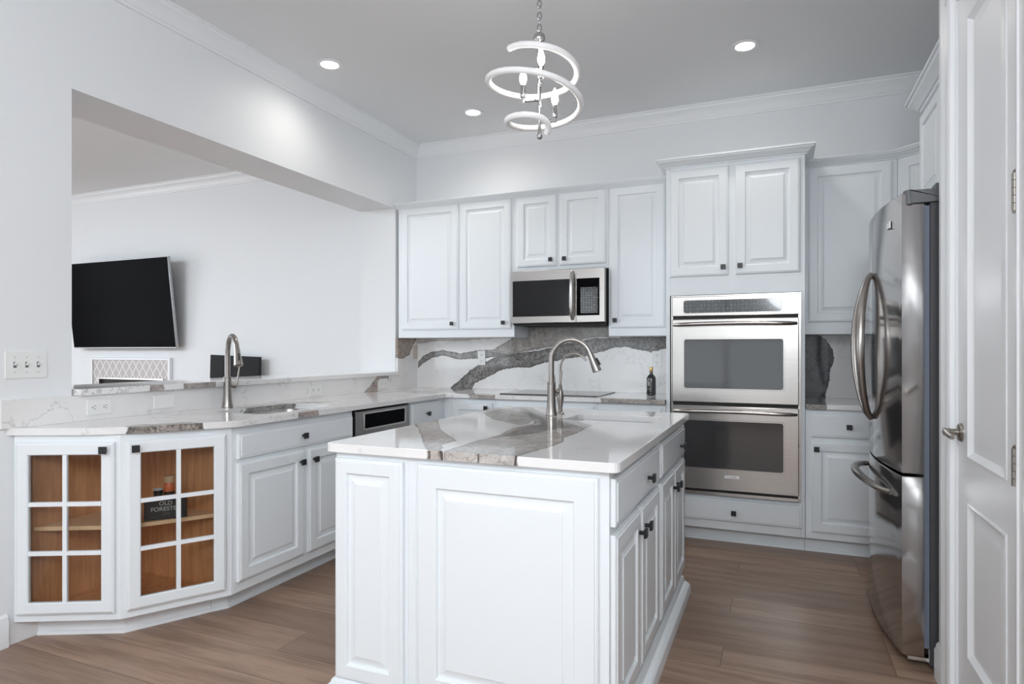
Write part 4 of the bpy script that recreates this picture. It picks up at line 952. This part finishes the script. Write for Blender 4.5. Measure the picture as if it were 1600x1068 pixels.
T2 = mb.T.copy(); mb.box(-0.60, 0.0, 0.0, 0.03, 0.0, 0.335); mb.build('casing', simple('charcoal_casing', (0.02, 0.02, 0.021), 0.5, spec=0.2), c, bevel=0.002)
mb = MB(); mb.T = T2; mb.box(-0.594, -0.006, -0.0018, -0.0004, 0.006, 0.329); mb.build('screen', simple('charcoal_screen', (0.012, 0.012, 0.013), 0.4, spec=0.2), c, smooth=False)
MB().box(-2.2, -1.85, -0.09, -0.001, 0.92, 1.08).build('bracket', M['hinge'], c, smooth=False)

# ------------------------------------------------------------------ recessed lights
for i, (x, y, lb) in enumerate(((0.368, -1.644, 'round recessed downlight in the ceiling nearest the pass-through wall'), (2.80, -0.884, 'round recessed downlight in the ceiling above the oven tower'), (0.844, -0.568, 'round recessed downlight in the ceiling near the back left corner'))):
    c = thing('recessed_light', (x, y, CEIL), lb, 'ceiling light', 'recessed ceiling lights')
    MB().lathe([(0.078, -0.0005), (0.080, -0.004), (0.078, -0.007), (0.056, -0.007), (0.054, -0.0035), (0.056, -0.0005)], (x, y, CEIL), 40).build('trim_ring', M['trim'], c)
    MB().lathe([(0.0535, -0.0005), (0.0535, -0.004), (0.045, -0.005), (0.001, -0.005)], (x, y, CEIL), 32).build('lens', M['can'], c)
    l = bpy.data.lights.new('downlight_beam', 'SPOT'); l.energy = 11.5; l.spot_size = math.radians(165); l.spot_blend = 1.0; l.shadow_soft_size = 0.08; l.color = (1.0, 0.95, 0.89)
    lo_ = bpy.data.objects.new('downlight_beam', l); COL.objects.link(lo_); lo_.location = (0, 0, -0.03); lo_.parent = c

# ------------------------------------------------------------------ chandelier
CX, CYc = 2.018, -2.28
c = thing('spiral_chandelier', (CX, CYc, CEIL), 'chrome chandelier with a clear spiral tube and three lit candle bulbs above the island', 'chandelier')
ra, rb_ = Vector((math.cos(0.3988), math.sin(0.3988), 0)), Vector((-math.sin(0.3988), math.cos(0.3988), 0))
O = Vector((CX, CYc, 0))
K = [(0.55, .155, 2.525), (PI/2, .17, 2.495), (PI, .165, 2.452), (1.5*PI, .20, 2.432), (2*PI, .225, 2.425), (2.5*PI, .20, 2.368), (3*PI, .178, 2.300), (3.5*PI, .15, 2.268), (4*PI, .142, 2.250), (4.5*PI, .08, 2.232), (5*PI, .03, 2.19)]
def cat(v, i, u):
    g = lambda j: v[max(0, min(len(v)-1, j))]
    a, b_, c_, d_ = g(i-1), g(i), g(i+1), g(i+2)
    return 0.5*((2*b_)+(-a+c_)*u+(2*a-5*b_+4*c_-d_)*u*u+(-a+3*b_-3*c_+d_)*u**3)
pts = []
for i in range(len(K)-1):
    for j in range(36):
        u = j/36; th = K[i][0]+(K[i+1][0]-K[i][0])*u; R_ = cat([k[1] for k in K], i, u); z = cat([k[2] for k in K], i, u)
        pts.append(O - ra*(R_*math.cos(th)) - rb_*(R_*math.sin(th)) + Vector((0, 0, z)))
pts.append(O+ra*0.03+Vector((0, 0, 2.185)))
rs = [0.0128*(1+0.09*(i % 2)) for i in range(len(pts))]
MB().tube(pts, rs, 12).build('spiral_tube', M['acrylic'], c)
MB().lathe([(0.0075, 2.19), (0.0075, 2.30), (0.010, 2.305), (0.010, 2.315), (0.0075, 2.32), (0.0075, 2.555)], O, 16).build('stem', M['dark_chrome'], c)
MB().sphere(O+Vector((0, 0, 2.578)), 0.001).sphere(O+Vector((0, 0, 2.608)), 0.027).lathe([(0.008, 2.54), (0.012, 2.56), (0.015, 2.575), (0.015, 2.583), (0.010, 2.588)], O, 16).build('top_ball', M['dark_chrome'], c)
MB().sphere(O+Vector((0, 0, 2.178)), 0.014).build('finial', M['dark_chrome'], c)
mb = MB()
zl = 2.654; k = 0
while zl < CEIL-0.05:
    a = ra if k % 2 == 0 else rb_
    mb.tube([O+a*(0.009*math.cos(t))+Vector((0, 0, zl+0.016*math.sin(t))) for t in [2*PI*i/14 for i in range(14)]], 0.003, 8, closed=True); zl += 0.0262; k += 1
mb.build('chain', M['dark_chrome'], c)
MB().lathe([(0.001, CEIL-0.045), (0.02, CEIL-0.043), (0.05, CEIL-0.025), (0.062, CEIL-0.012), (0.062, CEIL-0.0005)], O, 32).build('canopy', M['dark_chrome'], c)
for la, dp, zb in ((-0.072, -0.02, 2.365), (0.066, -0.02, 2.278), (0.004, -0.075, 2.425)):
    p = O+ra*la+rb_*dp
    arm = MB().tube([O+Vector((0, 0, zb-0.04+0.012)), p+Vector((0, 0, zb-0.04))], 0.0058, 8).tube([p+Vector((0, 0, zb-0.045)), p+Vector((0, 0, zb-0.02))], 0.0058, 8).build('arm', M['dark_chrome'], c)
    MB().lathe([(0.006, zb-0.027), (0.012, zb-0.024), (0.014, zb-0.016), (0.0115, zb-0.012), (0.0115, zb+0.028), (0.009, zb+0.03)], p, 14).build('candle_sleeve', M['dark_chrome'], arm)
    MB().lathe([(0.007, zb+0.03), (0.013, zb+0.042), (0.0155, zb+0.055), (0.013, zb+0.075), (0.007, zb+0.093), (0.001, zb+0.104)], p, 14).build('bulb', M['bulb'], arm)
